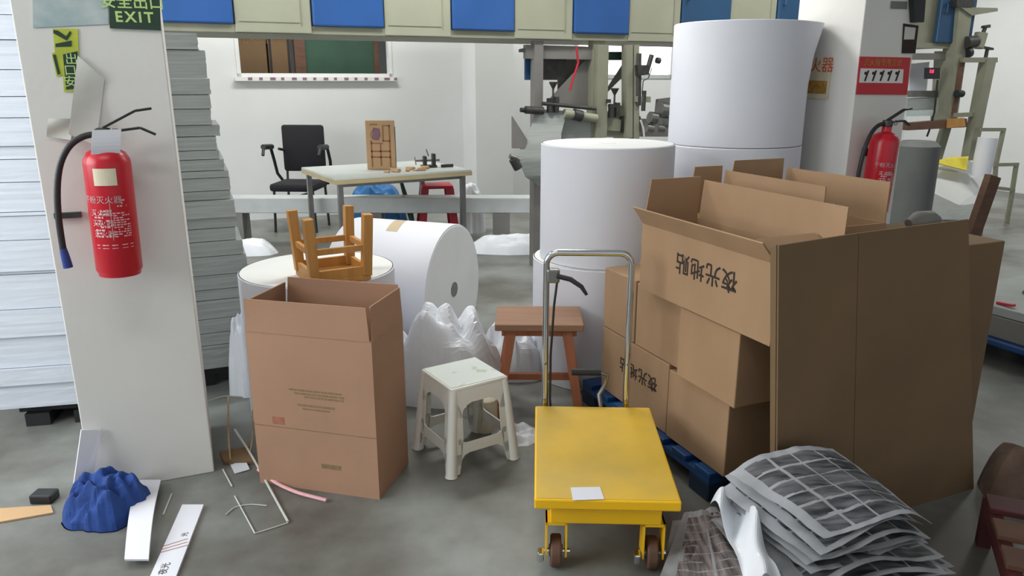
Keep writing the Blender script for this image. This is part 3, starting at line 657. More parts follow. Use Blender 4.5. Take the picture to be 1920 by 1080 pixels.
blob('blue_tarpaulin', 'blue_tarp', -1.36, 7.40, .34, .2, .66, 'crumpled blue tarpaulin heap under the work table', 'tarpaulin', 5, .3, fl=5)
blob('white_bag', 'film', -.42, 7.6, .16, .14, .62, 'white plastic bag on the floor beyond the work table', 'bag', 8, .2, fl=4)
blob('film_bundle', 'film', .05, 6.66, .5, .15, .2, 'white film scraps on the floor at the far end of the beam', 'plastic film', 11, .4, fl=4, nn=40)
rstool = thing('red_plastic_stool', 'red plastic stool standing under the work table', 'stool', (-.74, 7.3, 0), .2)
MB().bbox(-.15, .15, -.15, .15, .5, .53, .01).build('seat', 'red_plastic', rstool, True)
for sx in (-1, 1):
    for sy in (-1, 1): MB().bar((sx*.12, sy*.12, .5), (sx*.17, sy*.17, 0), .07, .02).build('leg', 'red_plastic', rstool)
q = thing('dark_umbrella', 'dark folded umbrella leaning against the blue tarpaulin', 'umbrella', (-.98, 7.06, 0))
MB().tube([(.06, .0, .0), (.0, .03, .3), (-.1, .08, .66)], [.012, .03, .012], 10).build('canopy', 'dgreen', q, True)
MB().tube([(-.1, .08, .66), (-.12, .09, .73)], .012, 8).build('grip', 'black', q)

# ------------------------------------------------------------------ paper rolls
def paper_roll(name, cx, cy, r, z0, h, label, wobble=0, core=True, flare=None):
    t = thing(name, label, 'paper roll', (cx, cy, z0), 0, 'large white paper rolls')
    n = 72; m = MB(); vs = []; fs = []
    zs = [0, .004, h*.25, h*.5, h*.75, h-.004, h]
    for i, z in enumerate(zs):
        rr = r-(.004 if i in (0, 6) else 0)
        for k in range(n):
            th = 2*pi*k/n; R = rr
            if flare and z > h*.4: R += flare[1]*((z/h-.4)/.6)**2*max(0, cos(th-flare[0]))**14
            vs.append((R*cos(th), R*sin(th), z))
    for i in range(len(zs)-1):
        for k in range(n): fs.append((i*n+k, i*n+(k+1) % n, (i+1)*n+(k+1) % n, (i+1)*n+k))
    m.add(vs, fs); m.build('wrapped_side', 'paper', t, True)
    MB().lathe([(.04, 0), (r-.004, 0), (r-.004, .002), (.04, .002)], n).build('roll_end', 'paper_cap', t); MB().lathe([(.04, h-.002), (r-.012, h-.002), (r-.008, h), (.04, h)], n).build('roll_end', 'paper_cap', t)
    MB().lathe([(.036, .001), (.042, .001), (.042, h+.001), (.036, h+.001)], 24).build('core', 'mgrey' if core else 'paper_cap', t)
    return t
paper_roll('paper_roll', -.885, 3.30, .345, 0, .68, 'wide white paper roll standing upright under the upturned orange stool', core=False)
paper_roll('paper_roll', .455, 3.79, .345, 0, .625, 'lower white paper roll of the stack behind the wooden stool', core=False)
paper_roll('paper_roll', .478, 3.79, .333, .627, .575, 'upper white paper roll of the stack behind the wooden stool', core=False)
paper_roll('paper_roll', 1.235, 4.25, .37, 0, .57, 'bottom white paper roll of the tallest stack behind the cartons', core=False)
paper_roll('paper_roll', 1.235, 4.25, .366, .572, .59, 'middle white paper roll of the tallest stack, just above the cartons', core=False)
paper_roll('paper_roll', 1.24, 4.25, .36, 1.164, .63, 'topmost white paper roll of the tallest stack, its outer sheet flaring open', core=False, flare=(radians(-8), .06))
# lying roll
lr = thing('paper_roll', 'white paper roll lying on its side with a strip of tan tape', 'paper roll', (-.62, 4.16, .368), 0, 'large white paper rolls')
ax = Vector((cos(radians(-20)), sin(radians(-20)), 0)); mm = frame((0, 0, 0), Z, ax.cross(Z)); 
mz = Matrix(((0, -ax.y, ax.x, 0), (0, ax.x, ax.y, 0), (-1, 0, 0, 0), (0, 0, 0, 1)))
MB().lathe([(.366, -.31), (.368, -.306), (.368, .306), (.366, .31)], 80, mz).build('wrapped_side', 'paper', lr, True)
MB().lathe([(.355, -.3105), (.36, -.309), (.36, .309), (.355, .3125)], 80, mz).build('roll_end', 'paper_cap', lr)
MB().lathe([(.034, -.313), (.042, -.313), (.042, .316), (.034, .316)], 24, mz).build('core', 'mgrey', lr)
def cyl(th, s): return mz @ Vector((.3692*cos(th), .3692*sin(th), s))
MB().grid(lambda u, v: cyl(pi+(-.1+.50*u), -.055+.07*v+.03*u), 10, 2, .0006).build('tape_strip', 'tape', lr)

# ------------------------------------------------------------------ paper stacks beside the near pillar
def stack(x, y, rz, hs, w_, d_, z0, mt, lab, grp, jit, nm='paper_bundle', slope=0, foot=None):
    z = z0; n = len(hs); rs = random.Random(int(w_*1000))
    names = ['lowest', 'second lowest', 'third lowest', 'fourth lowest', 'fifth lowest', 'sixth lowest', 'seventh lowest', 'eighth lowest']
    for i, h in enumerate(hs):
        if i < 8 and i < n-3: pos = names[i]
        elif i == n-1: pos = 'topmost'
        elif i == n-2: pos = 'second from top'
        elif i == n-3: pos = 'third from top'
        else: pos = ['ninth', 'tenth', 'eleventh', 'twelfth', 'thirteenth', 'fourteenth', 'fifteenth', 'sixteenth', 'seventeenth', 'eighteenth', 'nineteenth', 'twentieth', 'twenty-first', 'twenty-second', 'twenty-third', 'twenty-fourth'][i-8]+' from bottom'
        jx, jy = rs.uniform(-jit, jit), rs.uniform(-jit, jit)
        m = MB(); W = w_/2; D = d_/2; N = 14
        if foot and i < 2: W = foot[0]; jx = foot[1]
        base = []
        for (ax_, ay_, bx_, by_) in ((-W, -D, W, -D), (W, -D, W, D), (W, D, -W, D), (-W, D, -W, -D)):
            for k in range(N): base.append((ax_+(bx_-ax_)*k/N, ay_+(by_-ay_)*k/N))
        L = max(2, int(h/.012)); vs = []; fs = []
        for l in range(L+1):
            s = 1+rs.uniform(-1, 1)*jit*.35
            for k, (bx_, by_) in enumerate(base):
                e = 1+jit*.5*noise.noise(Vector((k*.5, z*9+l*.7, i)))
                vs.append((bx_*s*e+jx, by_*s*e+jy, h*l/L))
        nb = len(base)
        for l in range(L):
            for k in range(nb): fs.append((l*nb+k, l*nb+(k+1) % nb, (l+1)*nb+(k+1) % nb, (l+1)*nb+k))
        fs += [tuple(range(nb))[::-1], tuple(L*nb+k for k in range(nb))]
        m.add(vs, fs)
        sx = Matrix.Rotation(rz, 4, 'Z') @ Vector((slope*(z-z0), 0, 0))
        tag(m.build(nm, mt, loc=(x+sx.x, y+sx.y, z+.0005), rz=rz), '%s %s' % (lab, pos), 'paper stack', grp)
        z += h+.003
    return z
# left stack: wide light bundles on a dark skid
SLx, SLy = -2.27, 3.33
sk = thing('stack_skid', 'dark skid carrying the light paper stack beside the near pillar', 'skid', (SLx, SLy, 0), radians(12))
MB().box(.0, .34, -.24, .28, .06, .10).build('deck', 'black', sk)
for x in (.08, .28): MB().box(x-.05, x+.05, -.27, .27, 0, .06).build('runner', 'black', sk)
stack(SLx, SLy, radians(12), [.11, .075, .14, .12, .15, .012, .13, .10, .012, .12, .09, .05, .11, .08, .1, .11, .09, .12, .1], .82, .6, .10, 'paper_b', 'pale bundle in the stack on the window side of the near pillar,', 'light paper bundles beside the near pillar', .008, foot=(.24, .17))
# right stack: grey ragged bundles
SRx, SRy = -1.64, 3.72
sk = thing('stack_skid', 'dark skid under the ragged grey paper stack behind the near pillar', 'skid', (SRx, SRy, 0), PH)
MB().box(-.3, .3, -.22, .28, .07, .11).build('deck', 'black', sk)
for x in (-.2, 0, .2): MB().box(x-.05, x+.05, -.2, .27, 0, .07).build('runner', 'black', sk)
stack(SRx, SRy, PH, [.12, .06, .07, .09, .05, .07, .09, .07, .06, .05, .08, .04, .06, .03, .05, .04, .06, .05, .07, .06, .07, .12, .07], .58, .5, .11, 'paper_g', 'grey ragged bundle in the stack behind the near pillar,', 'ragged grey paper bundles behind the near pillar', .016, slope=-.10)
for k, (px, py, s, l) in enumerate(((415, 560, .12, 'greenish'), (425, 640, .13, 'white'))):
    p = G(px, py+60)
blob('film_bundle', 'film_g', -1.36, 3.98, .15, .13, .62, 'pale green plastic film heap against the ragged grey paper stack', 'plastic film', 21, .5, fl=2.5, sharp=3, nn=36)
blob('film_bundle', 'film', -1.32, 3.46, .09, .08, .52, 'small white plastic film bundle squeezed beside the upright paper roll', 'plastic film', 23, .5, fl=3, nn=30)

# ------------------------------------------------------------------ upturned orange stool on the roll
us = thing('wooden_stool', 'small orange wooden stool upside down on the upright paper roll', 'stool', (-.775, 3.13, .681), radians(30))
S = .128
MB().bbox(-S, S, -S, S, 0, .022, .004).build('seat', 'wood_o', us)
for sx in (-1, 1):
    for sy in (-1, 1): MB().bar((sx*.112, sy*.112, .022), (sx*.125, sy*.125, .285), .04, .04, (0, 1, 0)).build('leg', 'wood_o', us, bevel=.003)
for s in (-1, 1):
    MB().box(-.1, .1, s*.117-.008, s*.117+.008, .022, .062).build('apron', 'wood_o', us); MB().box(s*.117-.008, s*.117+.008, -.1, .1, .022, .062).build('apron', 'wood_o', us)
    MB().box(-.105, .105, s*.12-.008, s*.12+.008, .13, .155).build('stretcher', 'wood_o', us); MB().box(s*.12-.008, s*.12+.008, -.105, .105, .13, .155).build('stretcher', 'wood_o', us)

# ------------------------------------------------------------------ film heap
blob('film_heap', 'film', -.36, 3.45, .33, .19, .64, 'crumpled white plastic film heap between the lying roll and wooden stool', 'plastic film', 31, .55, fl=2.6, sharp=1.6, nn=44, slant=.15)
blob('film_bundle', 'film', -.0, 3.70, .16, .13, .42, 'white plastic film bundle filling the gap behind the tall wooden stool', 'plastic film', 35, .5, fl=3, nn=40)
blob('film_scrap', 'film', .02, 2.98, .12, .1, .07, 'crumpled dirty film scrap on the floor beside the white plastic stool', 'plastic film', 33, .6, sharp=3)

# ------------------------------------------------------------------ wooden stool
ws = thing('wooden_stool', 'tall reddish wooden stool with splayed legs behind the yellow cart', 'stool', (.125, 3.315, 0), radians(-1))
MB().bbox(-.2, .2, -.145, .145, .418, .45, .005).build('seat', 'wood_seat', ws)
MB().box(-.17, .17, -.112, -.09, .385, .418).box(-.17, .17, .09, .112, .385, .418).build('apron', 'wood_r', ws)
for sx in (-1, 1):
    for sy in (-1, 1): MB().bar((sx*.125, sy*.095, .418), (sx*.19, sy*.14, 0), .046, .05, (0, 1, 0), .04, .045).build('leg', 'wood_r', ws, bevel=.003)
    MB().box(sx*.165-.012, sx*.165+.012, -.11, .11, .1, .135).build('stretcher', 'wood_r', ws)
MB().box(-.16, .16, -.012, .012, .13, .16).build('stretcher', 'wood_r', ws)

# ------------------------------------------------------------------ white plastic stool
ps = thing('plastic_stool', 'white plastic stool with stained seat beside the standing carton', 'stool', (-.195, 2.83, 0), radians(33))
HT = .36; top = .115; bot = .15
MB().bbox(-.13, .13, -.13, .13, HT-.018, HT, .008).build('seat', 'plastic_w', ps, True)
MB().grid(lambda u, v: (-.122+.244*u, -.122+.244*v, HT+.0015), 2, 2, .001).build('seat_stain', 'glaze', ps)
for q in range(4):
    R_ = Matrix.Rotation(q*pi/2, 4, 'Z')
    def f(x, z): k = (HT-z)/HT; return R_ @ Vector((x, -(.125+.026*k), z))
    def ex(z): return .118+.032*(HT-z)/HT          # half width of the side at height z
    A_ = [(-ex(HT-.01), HT-.01), (ex(HT-.01), HT-.01), (ex(HT-.08), HT-.08), (.098, HT-.12), (.088, HT-.098), (.07, HT-.085), (-.07, HT-.085), (-.088, HT-.098), (-.098, HT-.12), (-ex(HT-.08), HT-.08)]
    m = MB()
    m.slab([f(x, z) for x, z in ((-ex(.35), .35), (ex(.35), .35), (ex(.29), .29), (-ex(.29), .29))], .005)
    for s_ in (-1, 1): m.slab([f(s_*x, z) for x, z in ((ex(.29), .29), (.04, .29), (.068, .279), (.082, .262), (.089, .235), (ex(.235), .235))], .005)
    m.build('apron', 'plastic_w', ps)
    m = MB().slab([f(x, z) for x, z in ((-.10, .085), (.10, .085), (.10, .128), (-.10, .128))], .005)
    for s_ in (-1, 1):
        m.slab([f(s_*x, z) for x, z in ((.06, .086), (.085, .078), (.098, .062), (.104, .04), (.12, .04), (.12, .086))], .005)
        m.slab([f(s_*x, z) for x, z in ((.072, .127), (.088, .134), (.093, .15), (.11, .15), (.11, .127))], .005)
    m.build('stretcher', 'plastic_w', ps)
for q in range(4):
    R_ = Matrix.Rotation(q*pi/2, 4, 'Z')
    def c(t, z): return R_ @ Vector((-t, -t, z))
    m = MB().tube([c(.114, HT-.012), c(.126, .24), c(.139, .1), c(.146, .012), c(.147, 0)], [.018, .019, .021, .023, .026], 14)
    for fl_ in (0, 1):
        def d(e, z):
            k = (HT-z)/HT; o = .125+.026*k; v = Vector((-.118-.032*k+e, -o, z))
            if fl_: v = Vector((v.y, v.x, v.z))
            return R_ @ v
        m.slab([d(.0, HT-.02), d(.036, HT-.1), d(.044, .235), d(.05, .15), d(.046, .06), d(.038, .004), d(.0, .004)], .005)
    m.build('leg', 'plastic_w', ps, True)
# small thing under the stool
tag(MB().lathe([(.05, 0), (.055, .01), (.055, .15), (.04, .16)], 20).build('plastic_tub', 'sign_cream', loc=(-.12, 3.05, 0), smooth=True), 'cream tub standing behind the white plastic stool', 'tub')

# ------------------------------------------------------------------ cartons
def carton(name, label, loc, rz, w_, d_, h_, m='card', open_=False, flaps=None, fl=.14, tape=True, cat='carton', grp='brown cartons', t=.006):
    o = thing(name, label, cat, loc, rz, grp); X = w_/2; Y_ = d_/2
    if not open_:
        MB().bbox(-X, X, -Y_, Y_, 0, h_, .004).build('carton_body', m, o)
        if tape: MB().box(-.025, .025, -Y_-.0008, Y_+.0008, h_, h_+.001).box(-.025, .025, -Y_-.001, -Y_+.0005, h_-.06, h_+.001).build('tape', 'tape', o)
    else:
        b = MB(); b.box(-X, X, -Y_, Y_, 0, t)
        b.box(-X, X, -Y_, -Y_+t, t, h_).box(-X, X, Y_-t, Y_, t, h_).box(-X, -X+t, -Y_+t, Y_-t, t, h_).box(X-t, X, -Y_+t, Y_-t, t, h_)
        b.build('carton_body', m, o)
        for side_, tilt, ln in flaps or []:
            tl_ = radians(tilt)       # 0 = upright, + = leaning outward
            dx, dz = sin(tl_)*ln, cos(tl_)*ln; g = .006
            if side_ == 'n': P = [(-X+g, -Y_, h_), (X-g, -Y_, h_), (X-g*2, -Y_-dx, h_+dz), (-X+g*2, -Y_-dx, h_+dz)]
            if side_ == 'f': P = [(-X+g, Y_, h_), (X-g, Y_, h_), (X-g*2, Y_+dx, h_+dz), (-X+g*4, Y_+dx, h_+dz)]
            if side_ == 'l': P = [(-X, -Y_+g, h_), (-X, Y_-g, h_), (-X-dx, Y_-g*2, h_+dz), (-X-dx, -Y_+g*2, h_+dz)]
            if side_ == 'r': P = [(X, -Y_+g, h_), (X, Y_-g, h_), (X+dx, Y_-g*2, h_+dz), (X+dx, -Y_+g*2, h_+dz)]
            MB().slab(P, .005).build('flap', m, o)
    return o
# the standing carton
near = G(712, 937); lft = G(488, 905); rt = G(765, 868)
du = (near-lft); rzc = atan2(du.y, du.x); wc = du.length; dc = .285
cen = near - Vector((cos(rzc), sin(rzc), 0))*wc/2 + Vector((-sin(rzc), cos(rzc), 0))*dc/2
sc = carton('open_carton', 'tall reddish-brown open carton standing in front of the upright paper roll', tuple(cen), rzc, wc, dc, .62, 'card_r', True, [('n', 2, .125), ('f', -3, .135), ('l', -6, .115), ('r', -2, .125)])
X = wc/2
fm = lambda x, z: frame(Vector((x, -dc/2-.0006, z)), (1, 0, 0), Z)
g = MB(); rs = random.Random(2)
for r_, (z, x0, x1) in enumerate(((.408, -.09, .12), (.395, -.07, .13), (.383, -.03, .13))):
    x = x0
    while x < x1:
        l = .01+.02*rs.random(); g.box(x, min(x+l, x1), -dc/2-.0008, -dc/2, z-.0035, z+.0035); x += l+.004
g.build('printed_lines', 'ink_g', sc)
MB().box(-.06, .09, -dc/2-.0008, -dc/2, .345, .353).box(-.04, .07, -dc/2-.0008, -dc/2, .332, .338).build('printed_lines', 'ink_g', sc)
MB().box(-X+.002, X-.002, -dc/2-.0006, -dc/2, .2475, .2505).build('crease', 'ink_g', sc)
MB().box(.02, .1, -dc/2-.0006, -dc/2, .1, .118).build('printed_mark', 'ink_g', sc); MB().box(-.17, -.12, -dc/2-.0006, -dc/2, .26, .29).build('printed_mark', 'ink_r', sc)

# blue pallet under the carton stack
def pallet(name, label, a0, a1, b0, b1, h, m, nsl=7):
    t = thing(name, label, 'pallet', tuple(ab((a0+a1)/2, (b0+b1)/2, 0)), PH, 'pallets'); X = (a1-a0)/2; Y_ = (b1-b0)/2
    for k in range(nsl):
        y = -Y_+(2*Y_-.09)*k/(nsl-1); MB().bbox(-X, X, y, y+.09, h-.022, h, .004).build('deck_board', m, t)
    for x in (-X, -.05, X-.1):
        MB().box(x, x+.1, -Y_, Y_, h-.045, h-.0225).build('stringer', m, t)
        for y in (-Y_, -.06, Y_-.12): MB().bbox(x, x+.1, y, y+.12, .0, h-.0455, .006).build('block', 'pallet_shade', t)
    return t
pallet('plastic_pallet', 'blue pallet under the brown carton stack', 1.62, 2.42, 1.97, 2.95, .115, 'pallet_blue')
def crt(label, a0, a1, b0, b1, z0, h, name='closed_carton', m='card', **k):
    return carton(name, label, tuple(ab((a0+a1)/2, (b0+b1)/2, z0)), PH, a1-a0, b1-b0, h, m, **k)
A0 = 1.655
K8 = crt('closed carton with upside-down black characters at the bottom of the stack on the blue pallet', A0, A0+.4, 2.305, 2.83, .117, .30)
K7 = crt('small bottom carton at the near corner of the blue pallet', A0-.005, A0+.42, 1.93, 2.295, .117, .285)
K9 = crt('middle carton at the far end of the stack, beside the paper rolls', A0+.0, A0+.4, 2.57, 2.83, .42, .275)
K10 = crt('narrow middle carton set between two others in the pallet stack', A0+.0, A0+.4, 2.22, 2.56, .42, .27)
K6 = crt('middle carton jutting forward above the near bottom carton of the stack', A0-.04, A0+.40, 1.865, 2.20, .42, .27)
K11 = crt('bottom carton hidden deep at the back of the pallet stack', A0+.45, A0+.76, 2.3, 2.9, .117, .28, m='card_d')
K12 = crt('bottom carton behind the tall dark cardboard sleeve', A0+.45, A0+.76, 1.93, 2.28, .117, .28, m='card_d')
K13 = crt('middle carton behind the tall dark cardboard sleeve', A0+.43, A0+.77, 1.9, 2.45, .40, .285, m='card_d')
K1 = crt('open carton with upside-down black characters on top of the pallet stack', 1.60, 1.865, 1.71, 2.46, .70, .265, 'open_carton', open_=True,
         flaps=[('l', 38, .085), ('f', -4, .17), ('r', 4, .155), ('n', -66, .13)])
K2 = crt('open carton standing second in the row on top of the pallet stack', 1.875, 2.05, 1.985, 2.56, .70, .28, 'open_carton', open_=True, flaps=[('f', -3, .18), ('r', 2, .16), ('n', -70, .12)])
K3 = crt('open carton farthest from the camera in the row on top of the stack', 2.06, 2.36, 1.985, 2.54, .70, .29, 'open_carton', open_=True, m='card', flaps=[('f', -2, .19), ('r', 3, .15), ('l', -30, .1)])
K14 = crt('small closed carton hidden between the sleeve and the open cartons', 2.08, 2.40, 1.73, 1.97, .70, .235)
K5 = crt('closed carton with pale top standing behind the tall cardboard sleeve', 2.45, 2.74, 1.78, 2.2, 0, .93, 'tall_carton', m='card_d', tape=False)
# lettering upside down on the faces turned to the aisle
def side_text(par, a, b, z, s): return text('carton_lettering', '夜光地贴', s, 'ink', par, frame(ab(a-.001, b, z), V, -Z), spacing=1.12, bold=.0008)
p = Ap(1322, 508, 1.60); side_text(K1, 1.60, p.y, p.z, .082)
p = Ap(1196, 700, A0); side_text(K8, A0, p.y, p.z, .07)
# tall cardboard sleeve, shade put into its brown: folded carton standing on end
SB = 1.655
sl = thing('cardboard_sleeve', 'tall shaded brown folded cardboard sleeve standing in front of the cartons', 'cardboard', tuple(ab(2.1, SB, 0)), PH)
def sp(px, py, b=SB): p = Bp(px, py, b); return ab(p.x, p.y, p.z)
tlp, cr, trp = sp(1459, 460), sp(1608, 437), sp(1814, 411)
brp = sp(1826, 905); brp.z = 0.0
bl = ab(Bp(1459, 985, SB).x, SB, 0.0); bc = sp(1607, 900); bc.z = 0
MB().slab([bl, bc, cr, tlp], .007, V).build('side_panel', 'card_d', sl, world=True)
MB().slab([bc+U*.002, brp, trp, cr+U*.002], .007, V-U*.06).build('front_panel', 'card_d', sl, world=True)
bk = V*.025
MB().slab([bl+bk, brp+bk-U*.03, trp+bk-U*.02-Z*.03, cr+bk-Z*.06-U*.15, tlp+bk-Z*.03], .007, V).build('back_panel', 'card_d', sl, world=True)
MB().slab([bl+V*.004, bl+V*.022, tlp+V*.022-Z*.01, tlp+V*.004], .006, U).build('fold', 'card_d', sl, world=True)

# ------------------------------------------------------------------ yellow lift cart
cf = (G(987, 763, .28)+G(1201, 761, .28)+G(1284, 937, .28)+G(1013, 940, .28))/4
ct = thing('lift_cart', 'yellow hydraulic lift cart with a chrome push handle', 'cart', (cf.x+.01, cf.y, 0), radians(-2))
CW, CL = .222, .338
MB().bbox(-CW, CW, -CL, CL, .245, .279, .005).build('deck_frame', 'yellow', ct)
MB().box(-CW+.006, CW-.006, -CL+.006, CL-.006, .279, .2805).build('deck_plate', 'yellow_top', ct)
MB().bbox(-.172, .172, -CL+.035, CL-.03, .175, .225, .004).build('base_frame', 'yellow', ct)
for s in (-1, 1):
    MB().bar((s*.14, -.27, .225), (s*.14, .25, .245), .02, .03).bar((s*.12, .27, .225), (s*.12, -.25, .245), .02, .03).build('scissor_arm', 'yellow', ct)
    for y in (-CL+.075, CL-.07):
        x = s*.152
        MB().box(x-.034, x-.028, y-.035, y+.035, .05, .175).box(x+.028, x+.034, y-.035, y+.035, .05, .175).box(x-.034, x+.034, y-.035, y+.035, .165, .175).build('caster_fork', 'yellow', ct)
        R_ = Matrix.Translation((x, y, .052)) @ Matrix.Rotation(pi/2, 4, 'Y')
        wh = MB().lathe([(.03, -.018), (.048, -.017), (.052, -.012), (.052, .012), (.048, .017), (.03, .018)], 28, R_).build('wheel', 'wood_d', ct, True)
        MB().lathe([(.018, -.022), (.02, -.021), (.02, .021), (.018, .022)], 16, R_).build('hub', 'steel', wh)
        MB().tube([(x-.045, y, .052), (x+.045, y, .052)], .008, 8).build('axle', 'chrome', ct)
        MB().bbox(x-.06, x-.038, y-.045, y-.01, .035, .07, .006).build('brake_pedal', 'chrome', ct)
yb = CL+.03; HXa = -.185; HXb = .132; HH = .885; r_ = .045
def arc(cx, cz, a0, a1, n=7): return [(cx+r_*cos(a0+(a1-a0)*k/n), yb, cz+r_*sin(a0+(a1-a0)*k/n)) for k in range(n+1)]
pts = [(HXa, yb, .2), (HXa, yb, .5)]+arc(HXa+r_, HH-r_, pi, pi/2)+arc(HXb-r_, HH-r_, pi/2, 0)+[(HXb, yb, .5), (HXb, yb, .2)]
MB().tube(pts, .0125, 14).build('push_handle', 'chrome', ct, True)
MB().box(HXa-.02, HXb+.02, CL-.005, CL+.05, .2, .235).build('handle_mount', 'black', ct)
for x in (HXa, HXb):
    for z in (.45, .3): MB().tube([(x, yb-.018, z), (x, yb+.018, z)], .006, 8).build('bolt', 'steel', ct)
lv = MB().bbox(HXa+.0, HXa+.05, yb-.02, yb+.015, HH-.115, HH-.06, .008).build('lever_bracket', 'steel', ct)
MB().tube([(HXa+.04, yb-.02, HH-.085), (HXa+.09, yb-.03, HH-.095), (HXa+.13, yb-.04, HH-.12), (HXa+.15, yb-.045, HH-.15)], [.01, .01, .009, .006], 8).build('release_lever', 'black', ct, True)
MB().tube([(HXa+.04, yb-.015, HH-.11), (HXa+.03, yb-.02, HH-.2), (HXa+.02, yb-.015, HH-.4), (HXa+.02, yb-.01, .3), (HXa+.025, yb, .24)], .0045, 8).build('cable', 'black', ct, True)
MB().tube([(.04, yb+.02, .24), (.03, yb+.04, .3), (.055, yb+.05, .34), (.06, yb+.04, .385), (.03, yb+.04, .395)], .009, 8).build('foot_pedal_arm', 'steel', ct, True)
MB().tube([(-.08, yb+.04, .395), (.035, yb+.04, .395)], .014, 10).build('foot_pedal', 'black', ct, True)
p = G(1100, 925, .2815); lb = tag(MB().slab([G(1070, 914, .2818), G(1125, 913, .2818), G(1133, 936, .2818), G(1074, 938, .2818)], .001, Z).build('paper_scrap', 'paper', loc=tuple(p), world=True), 'white paper scrap stuck on the deck of the yellow cart', 'paper')

# ------------------------------------------------------------------ cut-out waste sheets heaped at the lower corner of the aisle
def waste_sheet(cs, bulge, seed, label, print_m='sheet_d', cols=3, rows=6, border=.07):
    # cs: four corners (far left, far right, near right, near left), sheet arched between them
    NU, NV = 66, 110; cs = [Vector(c) for c in cs]; rw = random.Random(seed)
    ph = rw.random()*6
    def pt(u, v):
        p = cs[0].lerp(cs[1], u).lerp(cs[3].lerp(cs[2], u), v)
        p.z += bulge*sin(pi*(.08+.84*u))*(1-.25*v)+.012*sin(u*7+ph)*v+.016*noise.noise(Vector((u*2.5, v*2.5, seed*4.1)))+.004*noise.noise(Vector((u*9, v*9, seed)))
        p.z = max(p.z, .004); return p
    W = NV+1; o0 = cs[3].copy(); o0.z = 0
    vs = [pt(i/NU, j/NV)-o0 for i in range(NU+1) for j in range(W)]; fs = []; mi = []
    for i in range(NU):
        for j in range(NV):
            u = (i+.5)/NU; v = (j+.5)/NV; m_ = 0
            if border < u < 1-border*.5 and border*.6 < v < 1-border*.6:
                wq = noise.noise(Vector((u*3, v*3, seed*2.2))); fu = (u-border)/(1-border*1.5)*cols; fv = (v-border*.6)/(1-border*1.2)*rows+.22*wq*min(1, v*6, (1-v)*6)
                gu_ = .07+.07*rw.random()*0; 
                if fu % 1 > .08 and fv % 1 > .12+.12*wq: m_ = 1
            fs.append((i*W+j, (i+1)*W+j, (i+1)*W+j+1, i*W+j+1)); mi.append(m_)
    n = len(vs); vs += [v-Vector((0, 0, .0012)) for v in vs]
    allf = fs+[tuple(x+n for x in f)[::-1] for f in fs]; am = mi+mi
    rim = [i*W for i in range(NU+1)]+[NU*W+j for j in range(1, W)]+[i*W+NV for i in range(NU-1, -1, -1)]+[j for j in range(NV-1, 0, -1)]
    for k in range(len(rim)):
        a, b = rim[k], rim[(k+1) % len(rim)]; allf.append((b, a, a+n, b+n)); am.append(0)
    m = MB(); m.v = vs; m.f = allf; m.mi = am
    return tag(m.build('waste_sheet', ['sheet_f', print_m], loc=tuple(o0), smooth=True), label, 'waste sheet', 'cut-out waste sheets heaped on the floor')
rs = random.Random(12)
top4 = [G(1366, 896, .32), G(1560, 852, .37), G(1748, 984, .27), G(1545, 1016, .27)]
low4 = [G(1345, 1020, .0), G(1610, 985, .0), G(1790, 1120, .0), G(1480, 1230, .0)]
ordn = ['lowest', 'second lowest', 'third lowest', 'fourth lowest', 'fifth lowest', 'sixth lowest', 'seventh lowest', 'eighth lowest', 'ninth lowest', 'tenth lowest', 'second from top', 'topmost']
for k in range(12):
    t_ = k/11
    cs = [low4[i].lerp(top4[i], t_)+(Vector((rs.uniform(-.03, .03), rs.uniform(-.03, .03), 0)) if k < 11 else Vector((0, 0, 0))) for i in range(4)]
    waste_sheet(cs, .015+.045*t_, k, 'cut-out printed waste sheet in the curling heap before the cardboard sleeve, %s' % ordn[k], 'sheet_d', cols=3+(k % 2), rows=6)
far4 = [G(1275, 962, .06), G(1352, 952, .07), G(1450, 1120, .05), G(1240, 1120, .04)]
for k in range(5):
    cs = [far4[i]+Vector((rs.uniform(-.025, .025), rs.uniform(-.025, .025), -.012*(4-k)+.0)) for i in range(4)]
    waste_sheet(cs, .008, 40+k, 'flat pinkish waste sheet beside the yellow cart, %s of its small heap' % ['lowest', 'second lowest', 'middle', 'second from top', 'topmost'][k], 'sheet_e', cols=2, rows=9, border=.12)
q4 = [G(1332, 945, .22), G(1385, 925, .26), G(1470, 1080, .2), G(1420, 1110, .18)]
tag(MB().grid(lambda u, v: q4[0].lerp(q4[1], u).lerp(q4[3].lerp(q4[2], u), v)+Z*(.03*sin(u*5+v*7)+.02*sin(v*13+u*3)), 14, 24, .001).build('crumpled_wrapper', 'film', loc=tuple(G(1400, 1080)), world=True), 'crumpled white wrapper at the edge of the waste sheet heap', 'wrapper')

# maroon wooden pallet leaning at the lower corner
mp_ = thing('wooden_crate', 'dark maroon slatted crate beyond the waste sheets', 'crate', (1.60, 1.74, 0), radians(-24))
for k in range(5): MB().bbox(-.22, .3, -.32+k*.155, -.22+k*.155, .17, .19, .003).build('slat', 'mar_pallet' if k in (0, 4) else 'wood_d', mp_)
for x in (-.22, .26): MB().box(x, x+.04, -.33, .42, .12, .17).build('rail', 'mar_pallet', mp_)
for x in (-.22, .26):
    for y in (-.33, .38): MB().box(x, x+.04, y, y+.04, 0, .12).build('foot', 'mar_pallet', mp_)
bk_ = G(1905, 925)
blob('brown_sack', 'rust', bk_.x, bk_.y, .14, .14, .24, 'worn brown sack slumped beyond the maroon crate', 'sack', 51, .3, fl=3)
MB()

